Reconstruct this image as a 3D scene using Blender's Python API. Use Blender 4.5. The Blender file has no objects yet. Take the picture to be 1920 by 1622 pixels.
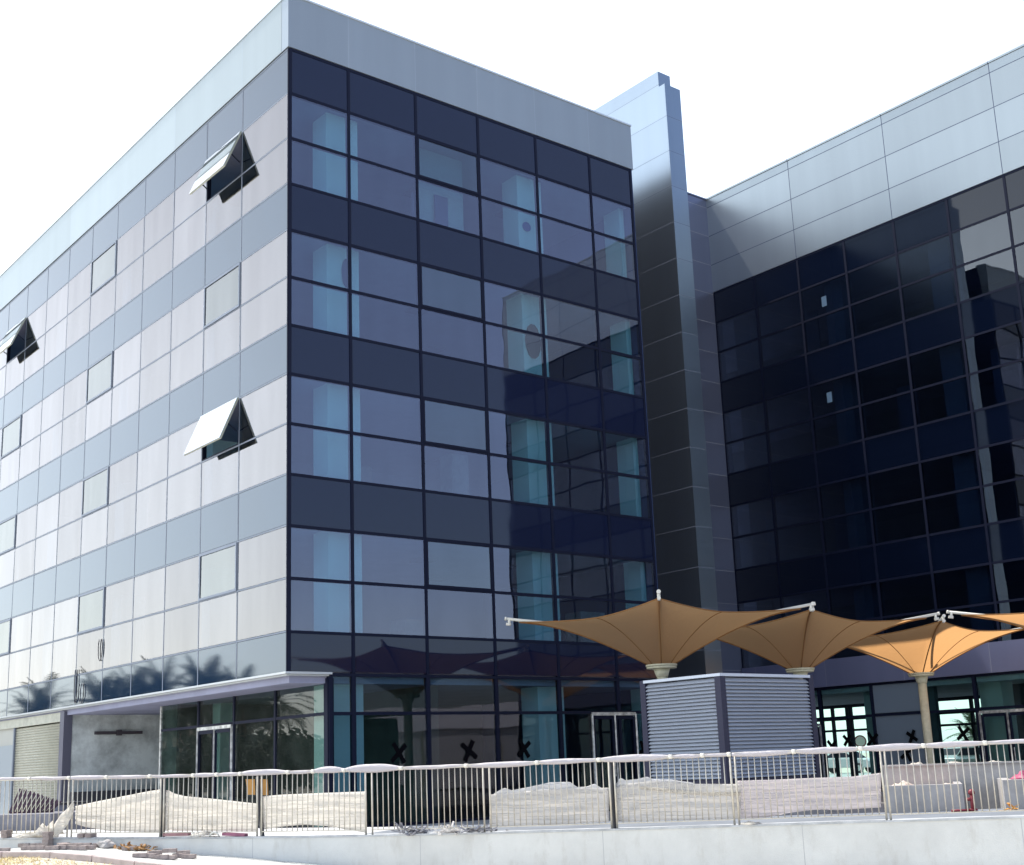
import bpy, bmesh, math, random
from mathutils import Vector, Matrix, noise
R = math.radians
random.seed(7)
sc = bpy.context.scene
col = sc.collection

# ---------------------------------------------------------------- camera
CAM = Vector((-15.066, -27.197, 1.377))
M = ((0.7828579524852533, -0.6211827867103193, -0.035572063833842905),
     (-0.11175193526891469, -0.19661894504787758, 0.9740905991805443),
     (0.6120824545714812, 0.7585993250346731, 0.2233430833106076))   # right, up, forward
FPX, CX, CY = 2383.158, 944.93, 887.994                                # in the 1920 x 1622 photograph
cam = bpy.data.cameras.new('camera'); camo = bpy.data.objects.new('camera', cam); col.objects.link(camo)
rot = Matrix(((M[0][0], M[1][0], -M[2][0]), (M[0][1], M[1][1], -M[2][1]), (M[0][2], M[1][2], -M[2][2])))
camo.matrix_world = Matrix.Translation(CAM) @ rot.to_4x4()
cam.sensor_width = 36; cam.lens = 36 * FPX / 1920
cam.shift_x = (960 - CX) / 1920; cam.shift_y = (CY - 811) / 1920
cam.clip_start = .1; cam.clip_end = 5000
sc.camera = camo

# ---------------------------------------------------------------- world, sun, exposure
SUN = Vector((-1.4, 8.4, 16.6)).normalized()
w = bpy.data.worlds.new("World"); sc.world = w; w.use_nodes = True
nt = w.node_tree; bg = nt.nodes['Background']
sky = nt.nodes.new('ShaderNodeTexSky'); sky.sky_type = 'NISHITA'; sky.sun_disc = False
sky.sun_elevation = math.asin(SUN.z); sky.sun_rotation = math.atan2(SUN.x, SUN.y)
sky.air_density = 1.0; sky.dust_density = 1.2; sky.ozone_density = 1.5
nt.links.new(sky.outputs[0], bg.inputs[0]); bg.inputs[1].default_value = 0.11
# the milky haze of a hot coast, brighter towards the sun's side of the sky
tcw = nt.nodes.new('ShaderNodeTexCoord'); dt = nt.nodes.new('ShaderNodeVectorMath'); dt.operation = 'DOT_PRODUCT'
dt.inputs[1].default_value = Vector((-.45, .85, .25)).normalized()
nt.links.new(tcw.outputs['Generated'], dt.inputs[0])
rp = nt.nodes.new('ShaderNodeMapRange'); rp.inputs[1].default_value = -.9; rp.inputs[2].default_value = .9
rp.inputs[3].default_value = .32; rp.inputs[4].default_value = 1.6
nt.links.new(dt.outputs['Value'], rp.inputs[0])
bg2 = nt.nodes.new('ShaderNodeBackground')
hz = nt.nodes.new('ShaderNodeMix'); hz.data_type = 'RGBA'; hz.inputs[6].default_value = (.52, .62, .92, 1); hz.inputs[7].default_value = (.93, .98, .97, 1)
rq = nt.nodes.new('ShaderNodeMapRange'); rq.inputs[1].default_value = -.7; rq.inputs[2].default_value = .35; nt.links.new(dt.outputs['Value'], rq.inputs[0]); nt.links.new(rq.outputs[0], hz.inputs[0])
nt.links.new(hz.outputs[2], bg2.inputs[0])
sz_ = nt.nodes.new('ShaderNodeSeparateXYZ'); nt.links.new(tcw.outputs['Generated'], sz_.inputs[0])   # haze is thickest low down, thin overhead
zr_ = nt.nodes.new('ShaderNodeMapRange'); zr_.inputs[1].default_value = .30; zr_.inputs[2].default_value = .85; zr_.inputs[3].default_value = 1; zr_.inputs[4].default_value = .22
nt.links.new(sz_.outputs[2], zr_.inputs[0]); zm_ = nt.nodes.new('ShaderNodeMath'); zm_.operation = 'MULTIPLY'
nt.links.new(rp.outputs[0], zm_.inputs[0]); nt.links.new(zr_.outputs[0], zm_.inputs[1]); nt.links.new(zm_.outputs[0], bg2.inputs[1])
ads = nt.nodes.new('ShaderNodeAddShader'); nt.links.new(bg.outputs[0], ads.inputs[0]); nt.links.new(bg2.outputs[0], ads.inputs[1])
nt.links.new(ads.outputs[0], nt.nodes['World Output'].inputs[0])
sl = bpy.data.lights.new('sun', 'SUN'); sl.energy = 4.8; sl.angle = R(.5); sl.color = (1, .95, .88)
so = bpy.data.objects.new('sun', sl); col.objects.link(so); so.rotation_euler = SUN.to_track_quat('Z', 'Y').to_euler()
so.location = (0, 0, 60)
sc.view_settings.view_transform = 'Standard'; sc.view_settings.look = 'None'
sc.view_settings.exposure = 0.35; sc.view_settings.gamma = 1
sc.render.engine = 'CYCLES'
cy = sc.cycles; cy.use_denoising = True; cy.max_bounces = 8; cy.diffuse_bounces = 3; cy.glossy_bounces = 4
cy.transparent_max_bounces = 12; cy.transmission_bounces = 4; cy.sample_clamp_indirect = 6; cy.caustics_reflective = False; cy.caustics_refractive = False
cy.use_adaptive_sampling = True

# ---------------------------------------------------------------- helpers
def ray(px, py):
    a, b = (px - CX) / FPX, -(py - CY) / FPX
    return Vector([M[0][i] * a + M[1][i] * b + M[2][i] for i in range(3)])
def on_axis(ax, v, px, py):                       # where the sight line of a photo pixel meets the plane axis = v
    d = ray(px, py); return CAM + d * ((v - CAM[ax]) / d[ax])

def mat(name, colr, rough=.7, metal=0, ior=1.45, bump=0, bscale=20, var=0, vscale=3, spec=None, trans=0, alpha=1, dirt=None, streak=False):
    m = bpy.data.materials.new(name); m.use_nodes = True; n = m.node_tree; p = n.nodes['Principled BSDF']
    p.inputs['Base Color'].default_value = (*colr, 1); p.inputs['Roughness'].default_value = rough
    p.inputs['Metallic'].default_value = metal; p.inputs['IOR'].default_value = ior; p.inputs['Alpha'].default_value = alpha
    if spec is not None: p.inputs['Specular IOR Level'].default_value = spec
    tc = n.nodes.new('ShaderNodeTexCoord')
    src = tc.outputs['Object']
    if streak:
        mp = n.nodes.new('ShaderNodeMapping'); mp.inputs['Scale'].default_value = (1, 1, .12); n.links.new(src, mp.inputs[0]); src = mp.outputs[0]
    if var:
        nz = n.nodes.new('ShaderNodeTexNoise'); nz.inputs['Scale'].default_value = vscale; nz.inputs['Detail'].default_value = 6
        nz.inputs['Roughness'].default_value = .65
        n.links.new(src, nz.inputs[0])
        mx = n.nodes.new('ShaderNodeMix'); mx.data_type = 'RGBA'
        d = dirt or tuple(c * (1 - var) for c in colr)
        mx.inputs[6].default_value = (*d, 1); mx.inputs[7].default_value = (*[min(1, c * (1 + .25 * var)) for c in colr], 1)
        cr = n.nodes.new('ShaderNodeMapRange'); cr.inputs[1].default_value = .32; cr.inputs[2].default_value = .62
        n.links.new(nz.outputs[0], cr.inputs[0]); n.links.new(cr.outputs[0], mx.inputs[0]); n.links.new(mx.outputs[2], p.inputs['Base Color'])
    if bump:
        nb = n.nodes.new('ShaderNodeTexNoise'); nb.inputs['Scale'].default_value = bscale; nb.inputs['Detail'].default_value = 4
        n.links.new(tc.outputs['Object'], nb.inputs[0])
        bp = n.nodes.new('ShaderNodeBump'); bp.inputs['Strength'].default_value = bump; bp.inputs['Distance'].default_value = .02
        n.links.new(nb.outputs[0], bp.inputs['Height']); n.links.new(bp.outputs[0], p.inputs['Normal'])
    return m

def wavy(n, strength, scale=.45):
    """slow waviness of toughened glass: bends mirrored outlines from pane to pane"""
    g = n.nodes.new('ShaderNodeNewGeometry'); nz = n.nodes.new('ShaderNodeTexNoise'); nz.inputs['Scale'].default_value = scale
    nz.inputs['Detail'].default_value = 1.5
    n.links.new(g.outputs['Position'], nz.inputs[0])
    b = n.nodes.new('ShaderNodeBump'); b.inputs['Strength'].default_value = 1; b.inputs['Distance'].default_value = strength
    n.links.new(nz.outputs[0], b.inputs['Height']); return b.outputs[0]

def glass(name, tint, ior, base=0.0, refl=(1, 1, 1), wave=.006, rough=0.0, dust=0.0, dcol=(.5, .5, .5)):
    m = bpy.data.materials.new(name); m.use_nodes = True; n = m.node_tree; n.nodes.clear()
    o = n.nodes.new('ShaderNodeOutputMaterial'); t = n.nodes.new('ShaderNodeBsdfTransparent'); t.inputs[0].default_value = (*tint, 1)
    g = n.nodes.new('ShaderNodeBsdfGlossy'); g.inputs[0].default_value = (*refl, 1); g.inputs['Roughness'].default_value = rough
    f = n.nodes.new('ShaderNodeFresnel'); f.inputs[0].default_value = ior
    a = n.nodes.new('ShaderNodeMath'); a.operation = 'ADD'; a.use_clamp = True; a.inputs[1].default_value = base
    n.links.new(f.outputs[0], a.inputs[0]); nm = wavy(n, wave); n.links.new(nm, g.inputs['Normal'])
    gg = n.nodes.new('ShaderNodeNewGeometry'); iv = n.nodes.new('ShaderNodeMath'); iv.operation = 'SUBTRACT'; iv.inputs[0].default_value = 1; n.links.new(gg.outputs['Backfacing'], iv.inputs[1])
    ml = n.nodes.new('ShaderNodeMath'); ml.operation = 'MULTIPLY'; n.links.new(a.outputs[0], ml.inputs[0]); n.links.new(iv.outputs[0], ml.inputs[1]); a = ml
    mx = n.nodes.new('ShaderNodeMixShader'); n.links.new(a.outputs[0], mx.inputs[0]); n.links.new(t.outputs[0], mx.inputs[1]); n.links.new(g.outputs[0], mx.inputs[2])
    out = mx.outputs[0]
    oi = n.nodes.new('ShaderNodeObjectInfo'); vr = n.nodes.new('ShaderNodeMapRange'); vr.inputs[3].default_value = .90; vr.inputs[4].default_value = 1.04; n.links.new(oi.outputs['Random'], vr.inputs[0])
    gp = n.nodes.new('ShaderNodeNewGeometry'); mp_ = n.nodes.new('ShaderNodeMapping'); mp_.inputs['Scale'].default_value = (1.2, 1.2, .22); sn = n.nodes.new('ShaderNodeTexNoise'); sn.inputs['Scale'].default_value = 1.1; sn.inputs['Detail'].default_value = 5
    n.links.new(gp.outputs['Position'], mp_.inputs[0]); n.links.new(mp_.outputs[0], sn.inputs[0]); sv = n.nodes.new('ShaderNodeMapRange'); sv.inputs[1].default_value = .3; sv.inputs[2].default_value = .7; sv.inputs[3].default_value = .93; sv.inputs[4].default_value = 1.03; n.links.new(sn.outputs[0], sv.inputs[0])
    vm = n.nodes.new('ShaderNodeMath'); vm.operation = 'MULTIPLY'; n.links.new(vr.outputs[0], vm.inputs[0]); n.links.new(sv.outputs[0], vm.inputs[1])
    vc = n.nodes.new('ShaderNodeVectorMath'); vc.operation = 'SCALE'; vc.inputs[0].default_value = refl; n.links.new(vm.outputs[0], vc.inputs['Scale']); n.links.new(vc.outputs[0], g.inputs[0])
    if dust:
        d = n.nodes.new('ShaderNodeBsdfDiffuse'); d.inputs[0].default_value = (*dcol, 1); m2 = n.nodes.new('ShaderNodeMixShader')
        tc = n.nodes.new('ShaderNodeTexCoord'); nz = n.nodes.new('ShaderNodeTexNoise'); nz.inputs['Scale'].default_value = 1.7; nz.inputs['Detail'].default_value = 7
        n.links.new(tc.outputs['Object'], nz.inputs[0])
        mr = n.nodes.new('ShaderNodeMapRange'); mr.inputs[1].default_value = .35; mr.inputs[2].default_value = .7; mr.inputs[3].default_value = dust * .4; mr.inputs[4].default_value = dust
        n.links.new(nz.outputs[0], mr.inputs[0]); n.links.new(mr.outputs[0], m2.inputs[0])
        n.links.new(out, m2.inputs[1]); n.links.new(d.outputs[0], m2.inputs[2]); out = m2.outputs[0]
    n.links.new(out, o.inputs[0]); return m

def spandrel(name, colr, ior, wave=.006):
    m = mat(name, colr, .04, ior=ior); n = m.node_tree; n.links.new(wavy(n, wave), n.nodes['Principled BSDF'].inputs['Normal']); return m

def panel(name, colr, zoff=0.0, step=1.3, yoff=0.0, ystep=0.0, rough=.34, metal=.7, line=(.55, .58, .62), lw=.012, ax=1, wave=.002, zlines=True):
    """aluminium composite cladding: fine joint lines, brushed soft reflection"""
    m = mat(name, colr, rough, metal); n = m.node_tree; p = n.nodes['Principled BSDF']
    g = n.nodes.new('ShaderNodeNewGeometry'); s = n.nodes.new('ShaderNodeSeparateXYZ'); n.links.new(g.outputs['Position'], s.inputs[0])
    def lines(out, off, st):
        a = n.nodes.new('ShaderNodeMath'); a.operation = 'SUBTRACT'; n.links.new(out, a.inputs[0]); a.inputs[1].default_value = off - lw / 2
        b = n.nodes.new('ShaderNodeMath'); b.operation = 'FLOORED_MODULO'; n.links.new(a.outputs[0], b.inputs[0]); b.inputs[1].default_value = st
        c = n.nodes.new('ShaderNodeMath'); c.operation = 'LESS_THAN'; n.links.new(b.outputs[0], c.inputs[0]); c.inputs[1].default_value = lw; return c.outputs[0]
    fac = lines(s.outputs[2], zoff, step) if zlines else None
    if ystep:
        l2 = lines(s.outputs[ax], yoff, ystep)
        if fac is None: fac = l2
        else:
            mm = n.nodes.new('ShaderNodeMath'); mm.operation = 'MAXIMUM'; n.links.new(fac, mm.inputs[0]); n.links.new(l2, mm.inputs[1]); fac = mm.outputs[0]
    nz = n.nodes.new('ShaderNodeTexNoise'); nz.inputs['Scale'].default_value = .7; nz.inputs['Detail'].default_value = 5; n.links.new(g.outputs['Position'], nz.inputs[0])
    mx0 = n.nodes.new('ShaderNodeMix'); mx0.data_type = 'RGBA'; mx0.inputs[6].default_value = (*[c * .9 for c in colr], 1); mx0.inputs[7].default_value = (*[c * 1.06 for c in colr], 1)
    n.links.new(nz.outputs[0], mx0.inputs[0])
    mps = n.nodes.new('ShaderNodeMapping'); mps.inputs['Scale'].default_value = (2.2, 2.2, .12); n.links.new(g.outputs['Position'], mps.inputs[0]); n.links.new(mps.outputs[0], nz.inputs[0])
    mx0.inputs[6].default_value = (*[c * .90 for c in colr], 1)
    pos2 = n.nodes.new('ShaderNodeVectorMath'); pos2.operation = 'SUBTRACT'; n.links.new(g.outputs['Position'], pos2.inputs[0]); pos2.inputs[1].default_value = (yoff if ax == 0 else 0, yoff if ax == 1 else 0, zoff)
    sz = n.nodes.new('ShaderNodeVectorMath'); sz.operation = 'DIVIDE'; n.links.new(pos2.outputs[0], sz.inputs[0]); sz.inputs[1].default_value = (ystep if ax == 0 and ystep else 50, ystep if ax == 1 and ystep else 50, step if zlines else 50)
    fl = n.nodes.new('ShaderNodeVectorMath'); fl.operation = 'FLOOR'; n.links.new(sz.outputs[0], fl.inputs[0]); wn = n.nodes.new('ShaderNodeTexWhiteNoise'); n.links.new(fl.outputs[0], wn.inputs[0])
    tv = n.nodes.new('ShaderNodeMapRange'); tv.inputs[3].default_value = .93; tv.inputs[4].default_value = 1.05; n.links.new(wn.outputs[0], tv.inputs[0])
    tvs = n.nodes.new('ShaderNodeVectorMath'); tvs.operation = 'SCALE'; n.links.new(mx0.outputs[2], tvs.inputs[0]); n.links.new(tv.outputs[0], tvs.inputs['Scale'])
    base = tvs.outputs[0]
    if fac is not None:
        mx = n.nodes.new('ShaderNodeMix'); mx.data_type = 'RGBA'; n.links.new(fac, mx.inputs[0]); n.links.new(base, mx.inputs[6]); mx.inputs[7].default_value = (*line, 1)
        base = mx.outputs[2]
        r = n.nodes.new('ShaderNodeMath'); r.operation = 'MULTIPLY_ADD'; n.links.new(fac, r.inputs[0]); r.inputs[1].default_value = .5; r.inputs[2].default_value = rough; n.links.new(r.outputs[0], p.inputs['Roughness'])
        q = n.nodes.new('ShaderNodeMath'); q.operation = 'MULTIPLY_ADD'; n.links.new(fac, q.inputs[0]); q.inputs[1].default_value = -metal; q.inputs[2].default_value = metal; n.links.new(q.outputs[0], p.inputs['Metallic'])
    n.links.new(base, p.inputs['Base Color']); n.links.new(wavy(n, wave, .6), p.inputs['Normal'])
    return m

def sheetmat(name, colr, trl=.4, alpha=1.0, tcol=None, wrinkle=.6, rough=.5, wsc=(2, 2, 9)):
    """thin cloth or film that lets some light through"""
    m = bpy.data.materials.new(name); m.use_nodes = True; n = m.node_tree; n.nodes.clear()
    o = n.nodes.new('ShaderNodeOutputMaterial'); p = n.nodes.new('ShaderNodeBsdfPrincipled'); p.inputs['Base Color'].default_value = (*colr, 1); p.inputs['Roughness'].default_value = rough
    t = n.nodes.new('ShaderNodeBsdfTranslucent'); t.inputs[0].default_value = (*(tcol or colr), 1)
    mx = n.nodes.new('ShaderNodeMixShader'); mx.inputs[0].default_value = trl; n.links.new(p.outputs[0], mx.inputs[1]); n.links.new(t.outputs[0], mx.inputs[2])
    out = mx.outputs[0]
    tc = n.nodes.new('ShaderNodeTexCoord'); mp = n.nodes.new('ShaderNodeMapping'); mp.inputs['Scale'].default_value = wsc
    nz = n.nodes.new('ShaderNodeTexNoise'); nz.inputs['Scale'].default_value = 1.2; nz.inputs['Detail'].default_value = 5; nz.inputs['Distortion'].default_value = .6
    n.links.new(tc.outputs['Object'], mp.inputs[0]); n.links.new(mp.outputs[0], nz.inputs[0])
    b = n.nodes.new('ShaderNodeBump'); b.inputs['Strength'].default_value = wrinkle; b.inputs['Distance'].default_value = .05
    n.links.new(nz.outputs[0], b.inputs['Height']); n.links.new(b.outputs[0], p.inputs['Normal']); n.links.new(b.outputs[0], t.inputs['Normal'])
    if alpha < 1:
        tr = n.nodes.new('ShaderNodeBsdfTransparent'); m3 = n.nodes.new('ShaderNodeMixShader')
        mr = n.nodes.new('ShaderNodeMapRange'); mr.inputs[1].default_value = .3; mr.inputs[2].default_value = .7; mr.inputs[3].default_value = alpha - .15; mr.inputs[4].default_value = min(1, alpha + .15)
        n.links.new(nz.outputs[0], mr.inputs[0]); n.links.new(mr.outputs[0], m3.inputs[0])
        n.links.new(tr.outputs[0], m3.inputs[1]); n.links.new(out, m3.inputs[2]); out = m3.outputs[0]
    n.links.new(out, o.inputs[0]); return m

class MB:
    """collects shapes and links them as ONE mesh object"""
    def __init__(s): s.v = []; s.f = []; s.sm = []
    def box(s, x0, x1, y0, y1, z0, z1):
        b = len(s.v)
        s.v += [(x, y, z) for x in (x0, x1) for y in (y0, y1) for z in (z0, z1)]
        for f in ((0, 1, 3, 2), (4, 6, 7, 5), (0, 4, 5, 1), (2, 3, 7, 6), (0, 2, 6, 4), (1, 5, 7, 3)): s.f.append(tuple(b + i for i in f)); s.sm.append(False)
        return s
    def bar(s, a, b, wd, h=None, up=(0, 0, 1)):
        """box beam from a to b"""
        a, b = Vector(a), Vector(b); h = h or wd; d = (b - a).normalized(); u = Vector(up)
        if abs(d.dot(u)) > .98: u = Vector((d.y + .3, 1, 0))
        r = d.cross(u).normalized(); u = r.cross(d).normalized(); k = len(s.v)
        for p in (a, b):
            for i, j in ((-1, -1), (1, -1), (1, 1), (-1, 1)): s.v.append(tuple(p + r * (i * wd / 2) + u * (j * h / 2)))
        for f in ((0, 1, 2, 3), (7, 6, 5, 4), (0, 4, 5, 1), (1, 5, 6, 2), (2, 6, 7, 3), (3, 7, 4, 0)): s.f.append(tuple(k + i for i in f)); s.sm.append(False)
        return s
    def tube(s, pts, rad, n=10, caps=True, smooth=True):
        pts = [Vector(p) for p in pts]; rad = rad if isinstance(rad, (list, tuple)) else [rad] * len(pts); k = len(s.v)
        for i, p in enumerate(pts):
            d = (pts[min(i + 1, len(pts) - 1)] - pts[max(i - 1, 0)]).normalized()
            u = Vector((0, 0, 1)) if abs(d.z) < .95 else Vector((1, 0, 0)); r = d.cross(u).normalized(); u = r.cross(d).normalized()
            for j in range(n):
                a = 2 * math.pi * j / n; s.v.append(tuple(p + (r * math.cos(a) + u * math.sin(a)) * rad[i]))
        for i in range(len(pts) - 1):
            for j in range(n):
                s.f.append((k + i * n + j, k + i * n + (j + 1) % n, k + (i + 1) * n + (j + 1) % n, k + (i + 1) * n + j)); s.sm.append(smooth)
        if caps:
            s.f.append(tuple(k + j for j in reversed(range(n)))); s.sm.append(False)
            s.f.append(tuple(k + (len(pts) - 1) * n + j for j in range(n))); s.sm.append(False)
        return s
    def grid(s, fn, nu, nv, smooth=True, closed_u=False):
        k = len(s.v)
        for i in range(nu + (0 if closed_u else 1)):
            for j in range(nv + 1): s.v.append(tuple(fn(i / nu, j / nv)))
        for i in range(nu):
            for j in range(nv):
                a = k + i * (nv + 1) + j; b = k + ((i + 1) % nu if closed_u else i + 1) * (nv + 1) + j
                s.f.append((a, b, b + 1, a + 1)); s.sm.append(smooth)
        return s
    def prism(s, poly, z0, z1):
        k = len(s.v); n = len(poly); s.v += [(x, y, z0) for x, y in poly] + [(x, y, z1) for x, y in poly]
        s.f.append(tuple(k + i for i in reversed(range(n)))); s.f.append(tuple(k + n + i for i in range(n))); s.sm += [False, False]
        for i in range(n): s.f.append((k + i, k + (i + 1) % n, k + n + (i + 1) % n, k + n + i)); s.sm.append(False)
        return s
    def mesh(s, name, m):
        me = bpy.data.meshes.new(name); me.from_pydata(s.v, [], s.f); me.polygons.foreach_set('use_smooth', s.sm); me.materials.append(m); me.update(); return me
    def build(s, name, m, parent=None, org=None, bevel=0, solid=0):
        """geometry is given in world space; the object's origin goes to org (or its parent's)"""
        if parent is not None and org is None: off = wloc(parent)
        else: off = Vector(org) if org is not None else Vector((0, 0, 0))
        s.v = [tuple(Vector(p) - off) for p in s.v]
        o = bpy.data.objects.new(name, s.mesh(name, m)); col.objects.link(o)
        if parent is not None: o.parent = parent; o.location = off - wloc(parent)
        else: o.location = off
        if solid: d = o.modifiers.new('s', 'SOLIDIFY'); d.thickness = solid
        if bevel: d = o.modifiers.new('b', 'BEVEL'); d.width = bevel; d.segments = 2; d.limit_method = 'ANGLE'
        return o
def wloc(o):
    v = Vector(o.location)
    while o.parent is not None: o = o.parent; v += o.location
    return v
def tag(o, label, cat, group=None, kind=None):
    if label: o['label'] = label
    if cat: o['category'] = cat
    if group: o['group'] = group
    if kind: o['kind'] = kind
    return o
def thing(name, label, cat, loc=(0, 0, 0), group=None):
    o = bpy.data.objects.new(name, None); col.objects.link(o); o.location = loc; o.empty_display_size = .3
    return tag(o, label, cat, group)
def struct(o): o['kind'] = 'structure'; return o
def dup(o, parent=None):
    c = o.copy(); col.objects.link(c); c.parent = parent
    for ch in [x for x in bpy.data.objects if x.parent == o]: dup(ch, c)
    return c

# ---------------------------------------------------------------- materials
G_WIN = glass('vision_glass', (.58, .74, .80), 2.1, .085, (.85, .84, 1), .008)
G_WINL = glass('side_vision_glass', (.30, .42, .50), 2.2, .075, (1, .94, .935), .003)  # front glass again, with the warm bright sky reflection put into its colour
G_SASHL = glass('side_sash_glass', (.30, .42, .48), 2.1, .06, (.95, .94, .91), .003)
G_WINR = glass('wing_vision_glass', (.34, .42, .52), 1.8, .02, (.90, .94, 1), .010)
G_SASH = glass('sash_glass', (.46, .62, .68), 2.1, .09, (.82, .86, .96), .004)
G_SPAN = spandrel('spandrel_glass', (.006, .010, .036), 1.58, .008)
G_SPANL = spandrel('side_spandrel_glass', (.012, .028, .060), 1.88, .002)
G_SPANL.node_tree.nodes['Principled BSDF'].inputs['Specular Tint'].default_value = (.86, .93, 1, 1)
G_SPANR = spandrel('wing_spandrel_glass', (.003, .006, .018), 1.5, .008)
G_SHOPF = glass('dark_shop_glass', (.60, .72, .76), 1.34, .005, (.9, .9, 1), .008, dust=.004, dcol=(.5, .55, .55))
G_LOB = glass('lobby_glass', (.72, .86, .82), 1.3, .0, (1, 1, 1), .008)
G_SHOP = glass('shop_glass', (.60, .70, .68), 1.45, .0, (1, 1, 1), .006, dust=.03, dcol=(.6, .65, .6))
M_MUL = mat('dark_mullion', (.007, .010, .028), .6, 0, spec=.18)
M_MULL = mat('slim_joint', (.20, .23, .29), .5, .3)
JW = 2.25
M_PARF = panel('parapet_cladding', (.335, .385, .435), zlines=False, yoff=1.857, ystep=JW, ax=0, rough=.42, metal=.5, line=(.36, .42, .50), lw=.014)
M_PARL = panel('parapet_cladding_side', (.35, .40, .42), zlines=False, yoff=2.63, ystep=2 * JW, ax=1, rough=.42, metal=.5, line=(.36, .42, .50), lw=.014)
M_FIN = panel('fin_cladding', (.34, .395, .455), zoff=20.24, step=1.3, rough=.30, metal=1.0, line=(.16, .18, .24), lw=.014)
M_PARR = panel('wing_parapet_cladding', (.32, .36, .39), zoff=20.24, step=1.3, yoff=1.86, ystep=4.41, ax=1, rough=.33, metal=.65, line=(.08, .10, .16), lw=.03)
M_LINK = panel('link_cladding', (.19, .21, .30), zoff=20.24, step=1.3, rough=.35, metal=.6, line=(.40, .42, .46), lw=.014)
M_FASC = panel('fascia_cladding', (.22, .23, .36), zlines=False, yoff=2.2, ystep=3.3, ax=1, rough=.4, metal=.4, line=(.35, .36, .42), lw=.014)
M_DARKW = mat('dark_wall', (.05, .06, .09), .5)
M_COL = mat('painted_column', (.84, .94, .94), .6)
M_CEIL = mat('ceiling_board', (.30, .31, .42), .8, var=.2, vscale=.6)
M_CORE = mat('plaster_core', (.20, .22, .32), .8, var=.25, vscale=.5)
M_ROOF = mat('roof_gravel', (.35, .35, .36), .9)
M_CONC = mat('raw_concrete', (.62, .66, .64), .85, var=.45, vscale=1.3, bump=.3, bscale=30)
M_SOFF = mat('soffit', (.48, .50, .50), .5, .3)
M_CANOPY = mat('canopy_metal', (.52, .54, .56), .35, .3)
M_SHUT = mat('shutter_paint', (.40, .39, .31), .5, var=.1)
M_STEEL = mat('galvanised_steel', (.60, .56, .48), .45, .4, var=.2, vscale=8)
M_POST = mat('dark_post', (.05, .05, .06), .5, .3)
M_WALL = mat('white_render', (.64, .65, .64), .9, var=.14, vscale=.8, bump=.25, bscale=60)
M_COPE = mat('coping_mortar', (.50, .52, .54), .9, var=.3, vscale=3, bump=.5, bscale=40)
M_PAVE = mat('terrace_paving', (.46, .46, .47), .9, var=.18, vscale=1.5, bump=.3, bscale=25)
M_FAB = sheetmat('tan_fabric', (.17, .13, .10), .65, tcol=(.70, .375, .15), wrinkle=.35, rough=.85, wsc=(3, 3, 3))
M_SEAM = mat('fabric_seam', (.25, .12, .04), .9)
M_MAST = mat('cream_steel', (.58, .56, .42), .5, var=.2, vscale=5, bump=.1)
M_ARM = mat('white_arm', (.66, .64, .58), .5)
M_LOUV = mat('louvre_slat', (.54, .58, .66), .45, .35)
M_LOUVD = mat('louvre_post', (.03, .03, .06), .5, .3)
M_PLANT = mat('planter_concrete', (.42, .40, .39), .9, var=.25, vscale=2.2, bump=.3, bscale=30)
M_FILM = sheetmat('white_film', (.97, .94, .89), .75, wrinkle=1.0, wsc=(.7, .7, 17))
M_FILMT = sheetmat('thin_film', (.82, .82, .84), .4, alpha=.62, wrinkle=.9, wsc=(3, 3, 14))
M_WRAP = sheetmat('rail_wrap', (.52, .49, .52), .05, wrinkle=.5, wsc=(5, 5, 30))
M_TAPE = mat('pale_tape', (.75, .72, .66), .6)
M_BLACK = mat('black_tape', (.006, .006, .008), .9, spec=0)
M_BRICK = mat('clay_paver', (.36, .30, .28), .9, var=.3, vscale=9, bump=.4, bscale=50)
M_CARD = mat('cardboard', (.55, .30, .10), .9, var=.2)
M_RUB = mat('grey_rubble', (.25, .25, .28), .9, var=.5, vscale=7)
M_CHIP = mat('timber_offcut', (.34, .19, .08), .8)
M_RED = mat('red_paint', (.22, .03, .04), .4)
M_PINK = sheetmat('pink_cloth', (.55, .12, .22), .3)
M_FRAME = mat('taped_frame', (.66, .66, .64), .4, .5, var=.6, vscale=6)

# ---------------------------------------------------------------- levels
H = 1.3; Z0 = 20.3                       # row height, top of glass
def zr(k): return Z0 - k * H             # row line k (0..12)
FX = [0, 1.857, 4.102, 6.347, 8.592, 10.837, 12.69]
LY = [0, 2.63] + [2.63 + 2.257 * i for i in range(1, 15)]
RY = [6.244, 4.06] + [4.06 - 2.204 * i for i in range(1, 12)]
YB = LY[-1]; XE = 12.75; XR = 23.54; YE = RY[-1]; XRB = 33.5

# ---------------------------------------------------------------- ground, terrace
A0 = Vector((-7.2434, -2.0829)); RD = Vector((.55515, -.83175)); RN = Vector((-RD.y, RD.x))     # rail line; RN towards the building
RN = Vector((.83175, .55515))
def rs(p): v = Vector((p[0], p[1])) - A0; return v.dot(RD), v.dot(RN)
def lerp_tab(t, x):
    if x <= t[0][0]: return t[0][1]
    for (a, b), (c, d) in zip(t, t[1:]):
        if x <= c: return b + (d - b) * (x - a) / (c - a)
    return t[-1][1]
GT = [(-30, .05), (-6, .14), (2.2, .155), (3.6, .06), (4.45, -.03), (5.3, -.09), (6.6, -.21), (9, -.40), (14, -.46)]
def gz(x, y):
    s, q = rs((x, y))
    if q > .4: return -.12
    g = lerp_tab(GT, s)
    far = min(1, max(0, (-q - 14) / 20)); return g * (1 - far) - .3 * far
def ground_pt(px, py, lift=0.0):          # where a photo pixel's sight line meets the ground (+lift)
    d = ray(px, py); t = 5.0
    for _ in range(4000):
        p = CAM + d * t
        if p.z <= gz(p.x, p.y) + lift: break
        t += .02
    return p
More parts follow.
